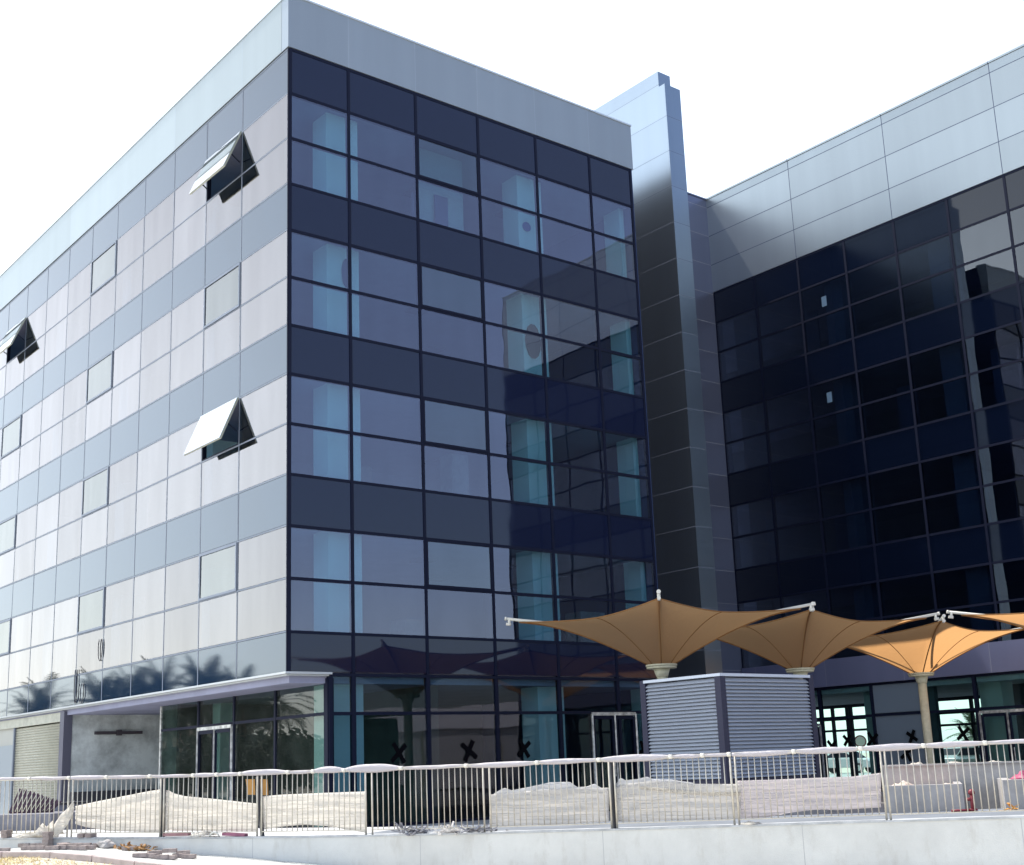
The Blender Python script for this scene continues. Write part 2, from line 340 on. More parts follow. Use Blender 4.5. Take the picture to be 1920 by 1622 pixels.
xs = [-1500, -600, -250, -120, -70, -45, -32, -26] + [-22 + .5 * i for i in range(66)] + [12, 16, 24, 40, 80, 180, 500, 1500]
ys = [-1500, -600, -250, -120, -70, -50, -40] + [-34 + .5 * i for i in range(80)] + [8, 12, 20, 40, 80, 180, 500, 1500]
g = MB(); n_y = len(ys)
g.v = [(x, y, gz(x, y)) for x in xs for y in ys]
g.f = [(i * n_y + j, (i + 1) * n_y + j, (i + 1) * n_y + j + 1, i * n_y + j + 1) for i in range(len(xs) - 1) for j in range(n_y - 1)]; g.sm = [True] * len(g.f)
M_GRD = mat('pale_sandy_ground', (.58, .54, .46), .95, var=.22, vscale=.35, bump=.4, bscale=12)
struct(g.build('ground', M_GRD))
def rl(s, q=0.0, z=0.0): p = A0 + RD * s + RN * q; return Vector((p.x, p.y, z))

# terrace floor between the building and the walkway
t = MB(); a, b = rl(-30, 2.8), rl(24, 2.8)
t.prism([(a.x, a.y), (b.x, b.y), (b.x + 12, b.y - 8), (60, -30), (60, 60), (-30, 60)], -.3, .0)
struct(t.build('terrace', M_PAVE))
ZT = [(-3, .39), (0.0, .39), (3.9, .335), (6.6, .305), (9.5, .31), (12.4, .33), (15.1, .357), (17.9, .385), (24, .42)]
TOPZ = [(-3, 1.45), (0, 1.452), (4, 1.392), (6.6, 1.386), (9.5, 1.387), (12.4, 1.408), (15.1, 1.42), (17.9, 1.445), (24, 1.47)]
wk = MB()
ss = [-25, -10, -4] + [i * .8 for i in range(-3, 30)] + [26]
k0 = 0
for s in ss:
    z = lerp_tab(ZT, s)
    for q, zz in ((-.02, z), (3.0, z - .01), (3.0, -.2), (-.02, -.2)): wk.v.append(tuple(rl(s, q + (.26 if q < 1 else 0), zz)))
for i in range(len(ss) - 1):
    for j in range(4):
        wk.f.append((i * 4 + j, (i + 1) * 4 + j, (i + 1) * 4 + (j + 1) % 4, i * 4 + (j + 1) % 4)); wk.sm.append(False)
isp = [i for i, s in enumerate(ss) if s <= 7.3][-1] * 4
w2 = MB(); w2.v = list(wk.v); w2.f = [f for f in wk.f if min(f) < isp]; w2.sm = [False] * len(w2.f)
wk.f = [f for f in wk.f if min(f) >= isp]; wk.sm = [False] * len(wk.f)
struct(wk.build('walkway', mat('walkway_screed', (.20, .22, .25), .9, var=.25, vscale=1.2, bump=.3, bscale=30)))
struct(w2.build('pale_walkway', mat('walkway_pale', (.60, .60, .60), .9, var=.2, vscale=1.2, bump=.3, bscale=30)))
wl = thing('retaining_wall', 'long low white rendered retaining wall below the railing, rising out of the ground at left', 'wall', rl(9, 0, -.4))
wb, cp = MB(), MB()
for s in ss:
    z = lerp_tab(ZT, s)
    for q, zz in ((-.10, z - .012), (.24, z - .012), (.24, -.8), (-.10, -.8)): wb.v.append(tuple(rl(s, q, zz)))
    jz = .006 * math.sin(s * 5)
    for q, zz in ((-.115, z + .008 + jz), (.27, z + .008), (.27, z - .02), (-.115, z - .02)): cp.v.append(tuple(rl(s, q, zz)))
for m_ in (wb, cp):
    for i in range(len(ss) - 1):
        for j in range(4): m_.f.append((i * 4 + j, (i + 1) * 4 + j, (i + 1) * 4 + (j + 1) % 4, i * 4 + (j + 1) % 4)); m_.sm.append(False)
n = M_WALL.node_tree; P_ = n.nodes['Principled BSDF']; gq = n.nodes.new('ShaderNodeNewGeometry'); dq = n.nodes.new('ShaderNodeVectorMath'); dq.operation = 'DOT_PRODUCT'; dq.inputs[1].default_value = (RD.x, RD.y, 0); n.links.new(gq.outputs['Position'], dq.inputs[0])
mq = n.nodes.new('ShaderNodeMath'); mq.operation = 'FLOORED_MODULO'; n.links.new(dq.outputs['Value'], mq.inputs[0]); mq.inputs[1].default_value = 3.1
lq = n.nodes.new('ShaderNodeMath'); lq.operation = 'LESS_THAN'; n.links.new(mq.outputs[0], lq.inputs[0]); lq.inputs[1].default_value = .012
cb_ = n.nodes.new('ShaderNodeCombineXYZ'); n.links.new(dq.outputs['Value'], cb_.inputs[0]); sp_ = n.nodes.new('ShaderNodeSeparateXYZ'); n.links.new(gq.outputs['Position'], sp_.inputs[0]); mz_ = n.nodes.new('ShaderNodeMath'); mz_.operation = 'MULTIPLY'; n.links.new(sp_.outputs[2], mz_.inputs[0]); mz_.inputs[1].default_value = .35; n.links.new(mz_.outputs[0], cb_.inputs[2])
sk = n.nodes.new('ShaderNodeTexNoise'); sk.inputs['Scale'].default_value = 3.2; sk.inputs['Detail'].default_value = 8; sk.inputs['Roughness'].default_value = .7; n.links.new(cb_.outputs[0], sk.inputs[0])
sr_ = n.nodes.new('ShaderNodeMapRange'); sr_.inputs[1].default_value = .52; sr_.inputs[2].default_value = .78; sr_.inputs[4].default_value = .55; n.links.new(sk.outputs[0], sr_.inputs[0])
old = P_.inputs['Base Color'].links[0].from_socket
m1 = n.nodes.new('ShaderNodeMix'); m1.data_type = 'RGBA'; n.links.new(sr_.outputs[0], m1.inputs[0]); n.links.new(old, m1.inputs[6]); m1.inputs[7].default_value = (.38, .36, .32, 1)
m2 = n.nodes.new('ShaderNodeMix'); m2.data_type = 'RGBA'; n.links.new(lq.outputs[0], m2.inputs[0]); n.links.new(m1.outputs[2], m2.inputs[6]); m2.inputs[7].default_value = (.44, .45, .46, 1); n.links.new(m2.outputs[2], P_.inputs['Base Color'])
wb.build('wall_face', M_WALL, wl); cp.build('coping', M_COPE, wl)

# ---------------------------------------------------------------- corner office block
blk = thing('office_block', 'five storey corner block with mirrored glass bands and parapet, left of the tall grey fin', 'building', (6, 12, 0))
def pane_mesh(w_, h_, m_, n_=1):
    """n_ stacked panes, facing -y, x from 0 to w_, origin at the lower left"""
    b = MB(); hh = h_ / n_
    for i in range(n_): b.box(.035, w_ - .035, 0, .024, i * hh + .03, (i + 1) * hh - .03)
    return b.mesh('pane', m_)
def place(name, me, parent, p, rz, jit=.10):
    o = bpy.data.objects.new(name, me); col.objects.link(o); o.parent = parent; o.location = Vector(p) - wloc(parent)
    o.rotation_euler = (R(random.uniform(-jit, jit)), 0, rz + R(random.uniform(-jit, jit))); return o
cache = {}
def pm(w_, h_, m_, n_=1):
    k = (round(w_, 3), round(h_, 3), m_.name, n_)
    if k not in cache: cache[k] = pane_mesh(w_, h_, m_, n_)
    return cache[k]
SH = H * 3
def glass_face(parent, P0, ux, rz, cols, storeys, opens=(), sashes=(), bot=(12, .98), gw=G_WIN, gs=G_SPAN, gh=G_SASH):
    """P0 = corner, ux = unit vector along the face, cols = distances along it"""
    for c in range(len(cols) - 1):
        wd = abs(cols[c + 1] - cols[c]); flip = rz < -.1
        cc = cols[c + 1] if flip else cols[c]
        for st in range(storeys):
            p = P0 + ux * cc
            place('spandrel_panel', pm(wd, H, gs), parent, (p.x, p.y, zr(st * 3 + 1)), rz)
            zb = zr(st * 3 + 3)
            if (st, c) in opens:                       # lower pane only, the upper light stands open
                place('window', pm(wd, H, gw), parent, (p.x, p.y, zb), rz)
            elif (st, c) in sashes:
                o = place('window', pm(wd, H, gw), parent, (p.x, p.y, zb), rz)
                sash_closed(parent, o, p, zb + H, wd, rz, gh)
            else: place('window', pm(wd, 2 * H, gw, 2), parent, (p.x, p.y, zb), rz)
        p = P0 + ux * cc
        place('spandrel_panel', pm(wd, bot[1], gs), parent, (p.x, p.y, zr(12) - bot[1]), rz)
def sash_closed(parent, win, p, z, wd, rz, gh):
    f = MB(); f.box(.02, wd - .02, -.035, .03, .012, .075); f.box(.02, wd - .02, -.035, .03, H - .075, H - .012)
    f.box(.02, .08, -.034, .03, .075, H - .075); f.box(wd - .08, wd - .02, -.034, .03, .075, H - .075)
    gl = MB(); gl.box(.08, wd - .08, -.012, .008, .075, H - .075)
    o = bpy.data.objects.new('sash', f.mesh('sash', M_MUL if gh is G_SASH else M_MULL)); col.objects.link(o); o.parent = parent; o.location = Vector((p.x, p.y, z)) - wloc(parent); o.rotation_euler = (0, 0, rz)
    q = bpy.data.objects.new('pane', gl.mesh('pane', gh)); col.objects.link(q); q.parent = o
    q.rotation_euler = (R(random.uniform(-.25, .1)), 0, 0)
def sash_open(parent, p, ztop, wd, rz, ang):
    """top-hung light pushed out at the bottom"""
    root = bpy.data.objects.new('open_window', None); col.objects.link(root); root.parent = parent
    root.location = Vector((p.x, p.y, ztop)) - wloc(parent); root.rotation_euler = (0, 0, rz)
    root['label'] = 'top hung window light pushed open'
    hd = bpy.data.objects.new('sash', None); del_ = hd
    f = MB(); hh = H - .02
    f.box(.02, wd - .02, -.05, 0, -.07, -.0); f.box(.02, wd - .02, -.05, 0, -hh, -hh + .07)
    f.box(.02, .09, -.049, 0, -hh + .07, -.07); f.box(wd - .09, wd - .02, -.049, 0, -hh + .07, -.07)
    o = bpy.data.objects.new('sash', f.mesh('sash', M_OPENF)); col.objects.link(o); o.parent = root; o.rotation_euler = (-R(ang), 0, 0)
    gl = MB(); gl.box(.025, wd - .025, -.062, -.051, -hh - .005, -.004)
    q = bpy.data.objects.new('pane', gl.mesh('pane', G_OPEN)); col.objects.link(q); q.parent = o
    bk = MB(); bk.box(.09, wd - .09, -.03, -.02, -hh + .07, -.07); q2 = bpy.data.objects.new('inner_panel', bk.mesh('inner_panel', M_OPENB)); col.objects.link(q2); q2.parent = o
    st = MB()
    for x in (.1, wd - .1): st.bar((x, -.02, -.9), (x, -math.sin(R(ang)) * .75 - .02, -math.cos(R(ang)) * .75), .02, .03)
    q3 = bpy.data.objects.new('stay', st.mesh('stay', M_MUL)); col.objects.link(q3); q3.parent = root
    fr = MB(); fr.box(.0, .06, .0, .12, -H, 0); fr.box(wd - .06, wd, .0, .12, -H, 0); fr.box(.06, wd - .06, .0, .12, -H, -H + .06)
    q4 = bpy.data.objects.new('frame', fr.mesh('frame', M_MUL)); col.objects.link(q4); q4.parent = root
M_OPENF = mat('sash_frame', (.45, .47, .40), .4, .3); M_OPENB = mat('sash_inner', (.80, .88, .82), .6)
G_OPEN = glass('open_sash_glass', (.5, .6, .6), 2.6, .30, (1, 1, 1), .001)

oF = {(s, 2) for s in (0, 1, 2, 3)}
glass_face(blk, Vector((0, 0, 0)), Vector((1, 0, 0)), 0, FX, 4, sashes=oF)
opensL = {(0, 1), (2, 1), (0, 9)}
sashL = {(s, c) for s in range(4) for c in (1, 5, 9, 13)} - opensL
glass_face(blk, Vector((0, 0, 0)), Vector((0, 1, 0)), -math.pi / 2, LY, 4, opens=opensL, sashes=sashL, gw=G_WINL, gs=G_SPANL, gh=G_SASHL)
for st, c in sorted(opensL):
    sash_open(blk, Vector((0, LY[c + 1], 0)), zr(st * 3 + 1), LY[c + 1] - LY[c], -math.pi / 2, 23)
# mullions and transoms
for x in FX:
    x_ = min(max(x, .05), 12.66)
    MB().box(x_ - .04, x_ + .04, -.022, .1, 3.72, Z0).build('mullion', M_MUL, blk)
for k in range(13):
    th = .05 if k % 3 else .045
    MB().box(.01, 12.70, -.016, .09, zr(k) - th, zr(k) + th * .6).build('transom', M_MUL, blk)
for y in LY[1:]:
    MB().box(-.006, .08, y - .018, y + .018, 3.72, Z0).build('mullion', M_MULL, blk)
MB().box(-.012, .06, -.004, .04, 3.72, Z0).build('mullion', M_MUL, blk)
for k in range(13):
    MB().box(-.005, .075, .04, YB, zr(k) - .02, zr(k) + .02).build('transom', M_MULL, blk)
# parapets and roof
pb = MB(); pb.box(-.03, XE + .04, -.03, .34, Z0 + .045, 21.9); pb.build('parapet', M_PARF, blk)
pb = MB(); pb.box(-.034, .34, .34, YB, Z0 + .045, 21.896); pb.build('parapet', M_PARL, blk)
pb = MB(); pb.box(-.06, XE + .06, -.06, .37, 21.9, 21.95).box(-.06, .37, .37, YB, 21.896, 21.946); pb.build('parapet_cap', mat('parapet_cap', (.62, .68, .74), .4, .5), blk)
MB().box(.34, XE, .34, YB, 20.4, 20.7).build('roof', M_ROOF, blk)
MB().box(12.70, XE, .0, YB, 0, 21.9).build('end_wall', mat('end_wall_cladding', (.03, .055, .15), .8), blk)
MB().box(.1, XE, YB - .2, YB, 0, 21.0).build('rear_wall', M_DARKW, blk)
for px, py, rx, rz_, yy, cc in ((988, 425, .16, .15, .36, (.03, .06, .30)), (1000, 640, .30, .55, .37, (.14, .09, .09)), (650, 512, .14, .42, .37, (.10, .10, .18))):
    c = on_axis(1, yy, px, py); b = MB(); b.prism([(c.x + rx * math.cos(a), c.z + rz_ * math.sin(a)) for a in [math.pi * 2 * i / 14 for i in range(14)]], 0, .02)
    b.v = [(v[0], yy + v[2], v[1]) for v in b.v]; b.build('protective_film', mat('film_patch', cc, .7), blk)
# floors inside
for st in range(4):
    zt = zr(st * 3 + 3)
    sb = MB(); sb.box(.12, 12.68, .12, YB - .25, zt - 1.22, zt - .06); sb.build('floor_slab', M_CEIL, blk)
MB().box(.12, 12.68, .12, YB - .25, zr(1) + .05, 20.25).build('ceiling', M_CEIL, blk)
MB().box(4.6, 12.6, 8.5, 24, 3.8, 20.2).build('core_wall', M_CORE, blk)
for x0, x1 in ((1.40, 2.40), (8.14, 9.1), (12.46, 12.66)):
    MB().box(x0, x1, .42, 1.15, 0, 20.2).build('column', M_COL, blk)
for y0 in (7.2, 13.9, 20.6, 27.3): MB().box(1.44, 2.3, y0, y0 + .8, 3.7, 20.2).build('column', M_COL, blk)
MB().box(4.5, 6.1, .5, .52, 16.5, 18.95).build('hanging_film', sheetmat('inner_film', (.66, .72, .72), .4), blk)
MB().box(5.0, 5.45, .38, .44, 16.5, 17.55).build('stacked_board', mat('stacked_board', (.10, .10, .20), .8), blk)
MB().box(4.2, 4.34, .38, .44, 16.5, 17.4).build('stacked_board', mat('stacked_board2', (.14, .12, .2), .8), blk)
for x, y, z, dx, dy, dz in ((9.6, 2.2, 12.7, 1.1, .8, .9), (3.0, 3.0, 8.8, 1.4, .9, 1.1), (6.4, 1.8, 8.8, .6, .6, 1.5), (10.6, 1.2, 4.8, 1.0, .7, 1.0), (5.2, 2.6, 4.8, .8, .8, .7)):
    MB().box(x, x + dx, y, y + dy, z - .05, z + dz).build('packing_crate', mat('packing_crate', (.30, .26, .26), .8, var=.3), blk)
for st in range(4):
    for x, y in ((3.2, 2.6), (6.0, 2.9), (9.4, 2.5), (4.4, 5.6), (8.6, 5.8)):
        if random.random() < .75: MB().box(x, x + .6, y, y + .6, zr(st * 3 + 1) + .0, zr(st * 3 + 1) + .045).build('ceiling_fitting', M_DARKW, blk)
# canopy round the corner
MB().box(-.09, 1.2, -.09, YB, 3.685, 3.735).build('canopy', M_CANOPY, blk)
MB().box(-.02, 1.18, -.02, YB, 3.645, 3.682).build('soffit', M_SOFF, blk)
# ground floor, right face
def gwin(nm, x0, x1, z0, z1, m_=None): return MB().box(x0 + .03, x1 - .03, .02, .045, z0 + .03, z1 - .03).build(nm, m_ or G_SHOPF, blk)
GX = [1.2, 1.857, 4.102, 6.347, 8.592, 10.837, 12.69]
for i in range(6):
    gwin('shopfront_window', GX[i], GX[i + 1], 2.75, 3.70)
    if i != 4: gwin('shopfront_window', GX[i], GX[i + 1], .04, 2.75)
for x in GX: MB().box(x - .055, x + .055, -.02, .1, 0, 3.7).build('mullion', M_MUL, blk)
for z in (.03, 2.75, 3.69): MB().box(1.2, 12.7, -.012, .09, z - .045, z + .035).build('transom', M_MUL, blk)
MB().box(1.12, 1.3, .02, .2, 0, 3.6).build('corner_post', M_MUL, blk)
def door(parent, name, pts, leafs, top, label=None):
    """pts: function (a, out, z) -> world point; a runs along the face"""
    f = MB(); a0, a1 = leafs[0], leafs[-1]
    for a in (a0, a1): f.bar(pts(a, -.03, 0), pts(a, -.03, top), .05, .07)
    f.bar(pts(a0, -.03, top), pts(a1, -.03, top), .05, .09)
    for a in leafs[1:-1]:
        f.bar(pts(a, -.03, .0), pts(a, -.03, top), .045, .05)
    o = f.build(name, M_FRAME, parent)
    if label: o['label'] = label
    for a, b in zip(leafs, leafs[1:]):
        l = MB()
        l.bar(pts(a + .07, -.01, .05), pts(a + .07, -.01, top - .08), .06, .08); l.bar(pts(b - .07, -.01, .05), pts(b - .07, -.01, top - .08), .06, .08)
        l.bar(pts(a + .1, -.01, top - .1), pts(b - .1, -.01, top - .1), .05, .1); l.bar(pts(a + .1, -.01, .1), pts(b - .1, -.01, .1), .05, .14)
        lf = l.build('leaf', M_MUL, o)
    for a in leafs[1:-1]:
        h = MB(); h.bar(pts(a - .14, -.1, .95), pts(a - .14, -.1, 1.35), .025); h.build('handle', M_FRAME, o)
    return o
door(blk, 'door', lambda a, q, z: (a, q, z), [9.74, 10.62, 11.45], 2.70, 'dark double glass door with bare metal frame')
gwin('door_glass', 9.8, 11.4, .1, 2.6); gwin('shopfront_window', 8.592, 9.74, .04, 2.75); gwin('shopfront_window', 11.45, 12.6, .04, 2.7)
# rooms behind the ground floor
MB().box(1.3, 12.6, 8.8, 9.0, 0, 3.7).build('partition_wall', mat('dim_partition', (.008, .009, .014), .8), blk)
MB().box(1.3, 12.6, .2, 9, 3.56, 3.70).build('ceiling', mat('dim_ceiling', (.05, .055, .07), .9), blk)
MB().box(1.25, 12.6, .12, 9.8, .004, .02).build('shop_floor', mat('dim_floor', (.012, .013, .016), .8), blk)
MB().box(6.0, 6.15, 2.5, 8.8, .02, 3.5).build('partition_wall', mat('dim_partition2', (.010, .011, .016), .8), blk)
# ground floor, left face, set back under the canopy
XS = 1.2; GY = [.22, 2.77, 5.10, 7.32, 9.9]
def lw(y0, y1, z0, z1): return MB().box(XS, XS + .025, y0 + .03, y1 - .03, z0 + .03, z1 - .03).build('shopfront_window', G_SHOP, blk)
for i in range(4):
    lw(GY[i], GY[i + 1], 2.76, 3.58)
    if i != 2: lw(GY[i], GY[i + 1], .04, 2.76)
    else: lw(GY[i], GY[i + 1], .1, 2.6)
for y in GY: MB().box(XS - .03, XS + .1, y - .045, y + .045, 0, 3.6).build('mullion', M_MUL if y < 9 else M_FRAME, blk)
for z in (.03, 2.76, 3.56): MB().box(XS - .02, XS + .09, .2, 9.9, z - .04, z + .035).build('transom', M_MUL, blk)
door(blk, 'door', lambda a, q, z: (XS + q - .02, a, z), [5.16, 6.22, 7.28], 2.68, 'double glass door with pale taped frame under the canopy')
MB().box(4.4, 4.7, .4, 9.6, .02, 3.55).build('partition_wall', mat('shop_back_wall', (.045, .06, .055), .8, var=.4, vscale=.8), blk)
MB().box(2.3, 2.7, 8.2, 8.7, .02, 3.55).build('column', M_COL, blk)
# alcove with bare concrete wall, roller shutter, service door
MB().box(.12, 6, 14.9, 15.1, 0, 3.6).build('alcove_wall', M_CONC, blk)
MB().box(1.3, 6, 9.9, 10.1, 0, 3.6).build('partition_wall', M_CONC, blk)
MB().box(6, 6.2, 9.9, 15, 0, 3.6).build('alcove_wall', M_CONC, blk)
MB().box(.2, 3.4, 14.3, 14.88, 0, 1.02).build('plinth', mat('dark_plinth', (.05, .05, .06), .8), blk)
lampf = MB().box(1.05, 2.68, 14.78, 14.88, 2.84, 2.94).box(1.8, 1.95, 14.75, 14.89, 2.8, 2.98).build('strip_light', mat('dusty_fitting', (.06, .05, .06), .6), blk)
MB().box(.02, .3, 14.88, 15.25, 0, 3.6).build('pier', mat('pier_steel', (.12, .12, .16), .5, .3), blk)
sh = MB(); z = 0.05
while z < 3.3:
    sh.tube([(.22, 15.27, z), (.22, 20.1, z)], .052, 6); z += .088
so_ = sh.build('roller_shutter', M_SHUT, blk)
MB().box(.12, .2, 15.15, 15.27, 0, 3.4).build('shutter_guide', M_MULL, so_); MB().box(.12, .2, 20.1, 20.2, 0, 3.4).build('shutter_guide', M_MULL, so_)
MB().box(.1, .4, 15.25, YB, 3.3, 3.6).build('shutter_header', mat('header_paint', (.50, .50, .42), .6, var=.2), blk)
MB().box(.16, .25, 20.25, 22.6, 0, 2.7).build('service_door', mat('grey_door', (.33, .37, .40), .5), blk)
MB().box(.2, .3, 20.2, YB, 2.7, 3.3).build('over_panel', mat('over_panel', (.46, .46, .42), .7), blk)
MB().box(.25, .35, 22.6, YB, 0, 2.7).build('side_wall', M_CONC, blk)
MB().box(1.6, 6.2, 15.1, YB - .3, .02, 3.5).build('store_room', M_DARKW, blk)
# black tape crosses on the shop glass
def cross(parent, p, ux, sz, tilt):
    b = MB(); c = Vector(p); u = Vector(ux)
    nn = u.cross(Vector((0, 0, 1)))
    for k_, a in enumerate((tilt, tilt + R(82))):
        d = u * math.cos(a) + Vector((0, 0, 1)) * math.sin(a); o_ = nn * (.006 * k_) * (1 if nn.dot(CAM - c) > 0 else -1); b.bar(c + o_ - d * sz, c + o_ + d * sz, .004, .12, up=nn.cross(d))
    return b.build('tape_cross', M_BLACK, parent)
for px, py in ((880, 1408), (983, 1404), (748, 1412), (1207, 1405)):
    p = on_axis(1, -.005, px, py); cross(blk, p, (1, 0, 0), random.uniform(.24, .30), R(random.uniform(34, 62)))
# cables hanging on the left glass face
cb = MB()
for cx_, cy_, rx, ry in ((188, 1216, .16, .38), (142, 1283, .12, .6), (152, 1298, .22, .35)):
    c = on_axis(0, -.03, cx_, cy_); cb.tube([c + Vector((0, rx * math.cos(a), ry * math.sin(a))) for a in [R(130 + 14 * i) for i in range(21)]], .015, 5)
tag(cb.build('hanging_cable', M_POST), 'loops of dark cable hanging on the pale side glass above the canopy', 'cable')

# ---------------------------------------------------------------- fin tower
fin = thing('fin_wall', 'tall narrow grey clad fin wall rising above the roofs between the two glass buildings', 'wall', (15, 2, 0))
MB().box(14.56, 15.32, -.06, 9.0, 0, 24.05).build('fin_panel', M_FIN, fin)
MB().box(14.565, 15.16, .22, 9.2, 24.05, 24.65).build('fin_crest', M_FIN, fin)

# ---------------------------------------------------------------- rear wing
wing = thing('office_wing', 'dark glass office wing on the right with deep pale grey parapet and open glazed lobby', 'building', (28, -4, 0))
oR = {(s, 3) for s in (0, 1, 2, 3)} | {(s, 7) for s in range(4)}
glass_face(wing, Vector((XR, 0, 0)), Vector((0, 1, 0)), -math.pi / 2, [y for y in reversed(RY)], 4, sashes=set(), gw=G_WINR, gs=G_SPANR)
for y in RY:
    MB().box(XR - .02, XR + .1, y - .045, y + .045, 4.7, Z0).build('mullion', M_MUL, wing)
for k in range(13):
    MB().box(XR - .014, XR + .09, YE, 6.22, zr(k) - .05, zr(k) + .03).build('transom', M_MUL, wing)
MB().box(XR - .03, XR + .4, YE - .05, 6.24, Z0 + .04, 24.5).build('parapet', M_PARR, wing)
MB().box(XR - .06, XR + .45, YE - .08, 6.27, 24.5, 24.57).build('parapet_cap', M_PARR, wing)
MB().box(15.32, XR + .4, 6.24, 6.6, 0, 24.5).build('link_wall', M_LINK, wing)
MB().box(15.32, XR + .4, 6.2, 6.62, 24.5, 24.56).build('parapet_cap', M_LINK, wing)
MB().box(XR + .1, XRB, YE, 30, 20.5, 21).build('roof', M_ROOF, wing)
MB().box(XR + .02, XRB, YE - .05, YE + .15, 3.7, 24.4).build('end_wall', M_LINK, wing)
MB().box(XRB - .2, XRB, YE, 30, 3.7, 21).build('rear_wall', M_DARKW, wing)
for st in range(4):
    zt = zr(st * 3 + 3); MB().box(XR + .12, XRB - .25, YE + .2, 12, zt - 1.22, zt - .06).build('floor_slab', M_CEIL, wing)
MB().box(XR + .12, XRB - .25, YE + .2, 12, zr(1) + .05, 20.25).build('ceiling', M_CEIL, wing)
MB().box(XR + 6, XRB - .3, YE + .3, 12, 4.0, 20.2).build('core_wall', mat('wing_core', (.16, .17, .22), .8), wing)
M_COLR = mat('wing_column', (.30, .33, .40), .7)
for y in (4.9, .3, -4.3, -8.9, -13.5, -18.1): MB().box(XR + .5, XR + 1.2, y, y + .8, 0, 20.2).build('column', M_COLR, wing)
for (py0, py1, zz0, zz1) in ((2.2, 3.0, 16.5, 18.6), (-1.8, -1.0, 12.6, 14.5), (-6.2, -4.9, 12.6, 14.9), (1.6, 2.3, 8.8, 10.2)):
    MB().box(XR + 1.4, XR + 1.5, py0, py1, zz0, zz1).build('partition_wall', M_CORE, wing)
for px, py in ((1545, 565), (1555, 745)):
    c = on_axis(0, XR - .03, px, py); MB().box(c.x, c.x + .02, c.y - .11, c.y + .11, c.z - .2, c.z + .2).build('sticker', mat('pale_sticker', (.10, .17, .26), .5), wing)
MB().box(XR - .12, XR + .3, YE, 6.2, 3.74, 4.72).build('fascia', M_FASC, wing)
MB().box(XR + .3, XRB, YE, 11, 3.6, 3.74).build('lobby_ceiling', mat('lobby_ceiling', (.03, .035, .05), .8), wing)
# lobby front glazing
LYG = [6.2, 4.9, 2.7, .42, -1.62, -3.62, -5.8, -8.0, -10.2, -12.4, -14.6, -16.8, -19.0, YE]
for y in LYG: MB().box(XR + .0, XR + .14, y - .055, y + .055, 0, 3.74).build('mullion', M_MUL, wing)
for z in (.05, 2.62, 3.70): MB().box(XR + .02, XR + .12, YE, 6.2, z - .045, z + .04).build('transom', M_MUL, wing)
for i in range(len(LYG) - 1):
    y1, y0 = LYG[i], LYG[i + 1]
    if i == 3:
        MB().box(XR + .06, XR + .1, y0, y1, .05, 2.6).build('infill_panel', mat('grey_infill', (.16, .20, .25), .35), wing)
        MB().box(XR + .06, XR + .1, y0, y1, 2.68, 3.7).build('infill_panel', mat('grey_infill2', (.16, .20, .25), .35), wing)
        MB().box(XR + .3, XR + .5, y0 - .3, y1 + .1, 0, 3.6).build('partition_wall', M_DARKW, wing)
    else:
        MB().box(XR + .05, XR + .07, y0 + .03, y1 - .03, .05, 3.68).build('lobby_window', G_LOB, wing)
# lobby rear glazing with openings to the bright yard behind
RB = XRB
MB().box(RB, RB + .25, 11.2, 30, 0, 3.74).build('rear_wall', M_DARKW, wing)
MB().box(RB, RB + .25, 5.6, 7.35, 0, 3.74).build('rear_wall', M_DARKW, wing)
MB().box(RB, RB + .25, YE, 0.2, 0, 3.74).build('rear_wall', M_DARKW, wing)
for y in (11.15, 9.75, 8.95, 8.75, 7.4, 5.5, 4.5, 2.7, 2.45, 1.3, .25): MB().box(RB - .02, RB + .12, y - .06, y + .06, 0, 3.74).build('mullion', M_MUL, wing)
for z in (.06, 2.35, 2.85): MB().box(RB, RB + .1, .2, 11.2, z - .05, z + .05).build('transom', M_MUL, wing)
MB().box(RB - .1, RB + .1, .2, 11.2, 3.35, 3.74).build('transom', M_MUL, wing)
door(wing, 'door', lambda a, q, z: (XR + q + .02, a, z), [-5.7, -4.7, -3.72], 2.5, 'dark double door at the right end of the lobby')
door(wing, 'door', lambda a, q, z: (XR + q + .02, a, z), [2.75, 3.75, 4.8], 2.4, 'dark door standing beside the louvred enclosure')
MB().box(XR + 3, XR + 3.2, -9, -3.2, 0, 3.6).build('partition_wall', M_DARKW, wing)
for px, py in ((1710, 1381), (1806, 1376), (1560, 1400), (1589, 1388), (1636, 1387), (1700, 1412)):
    cross(wing, on_axis(0, XR - .02, px, py), (0, 1, 0), random.uniform(.24, .31), R(random.uniform(34, 64)))

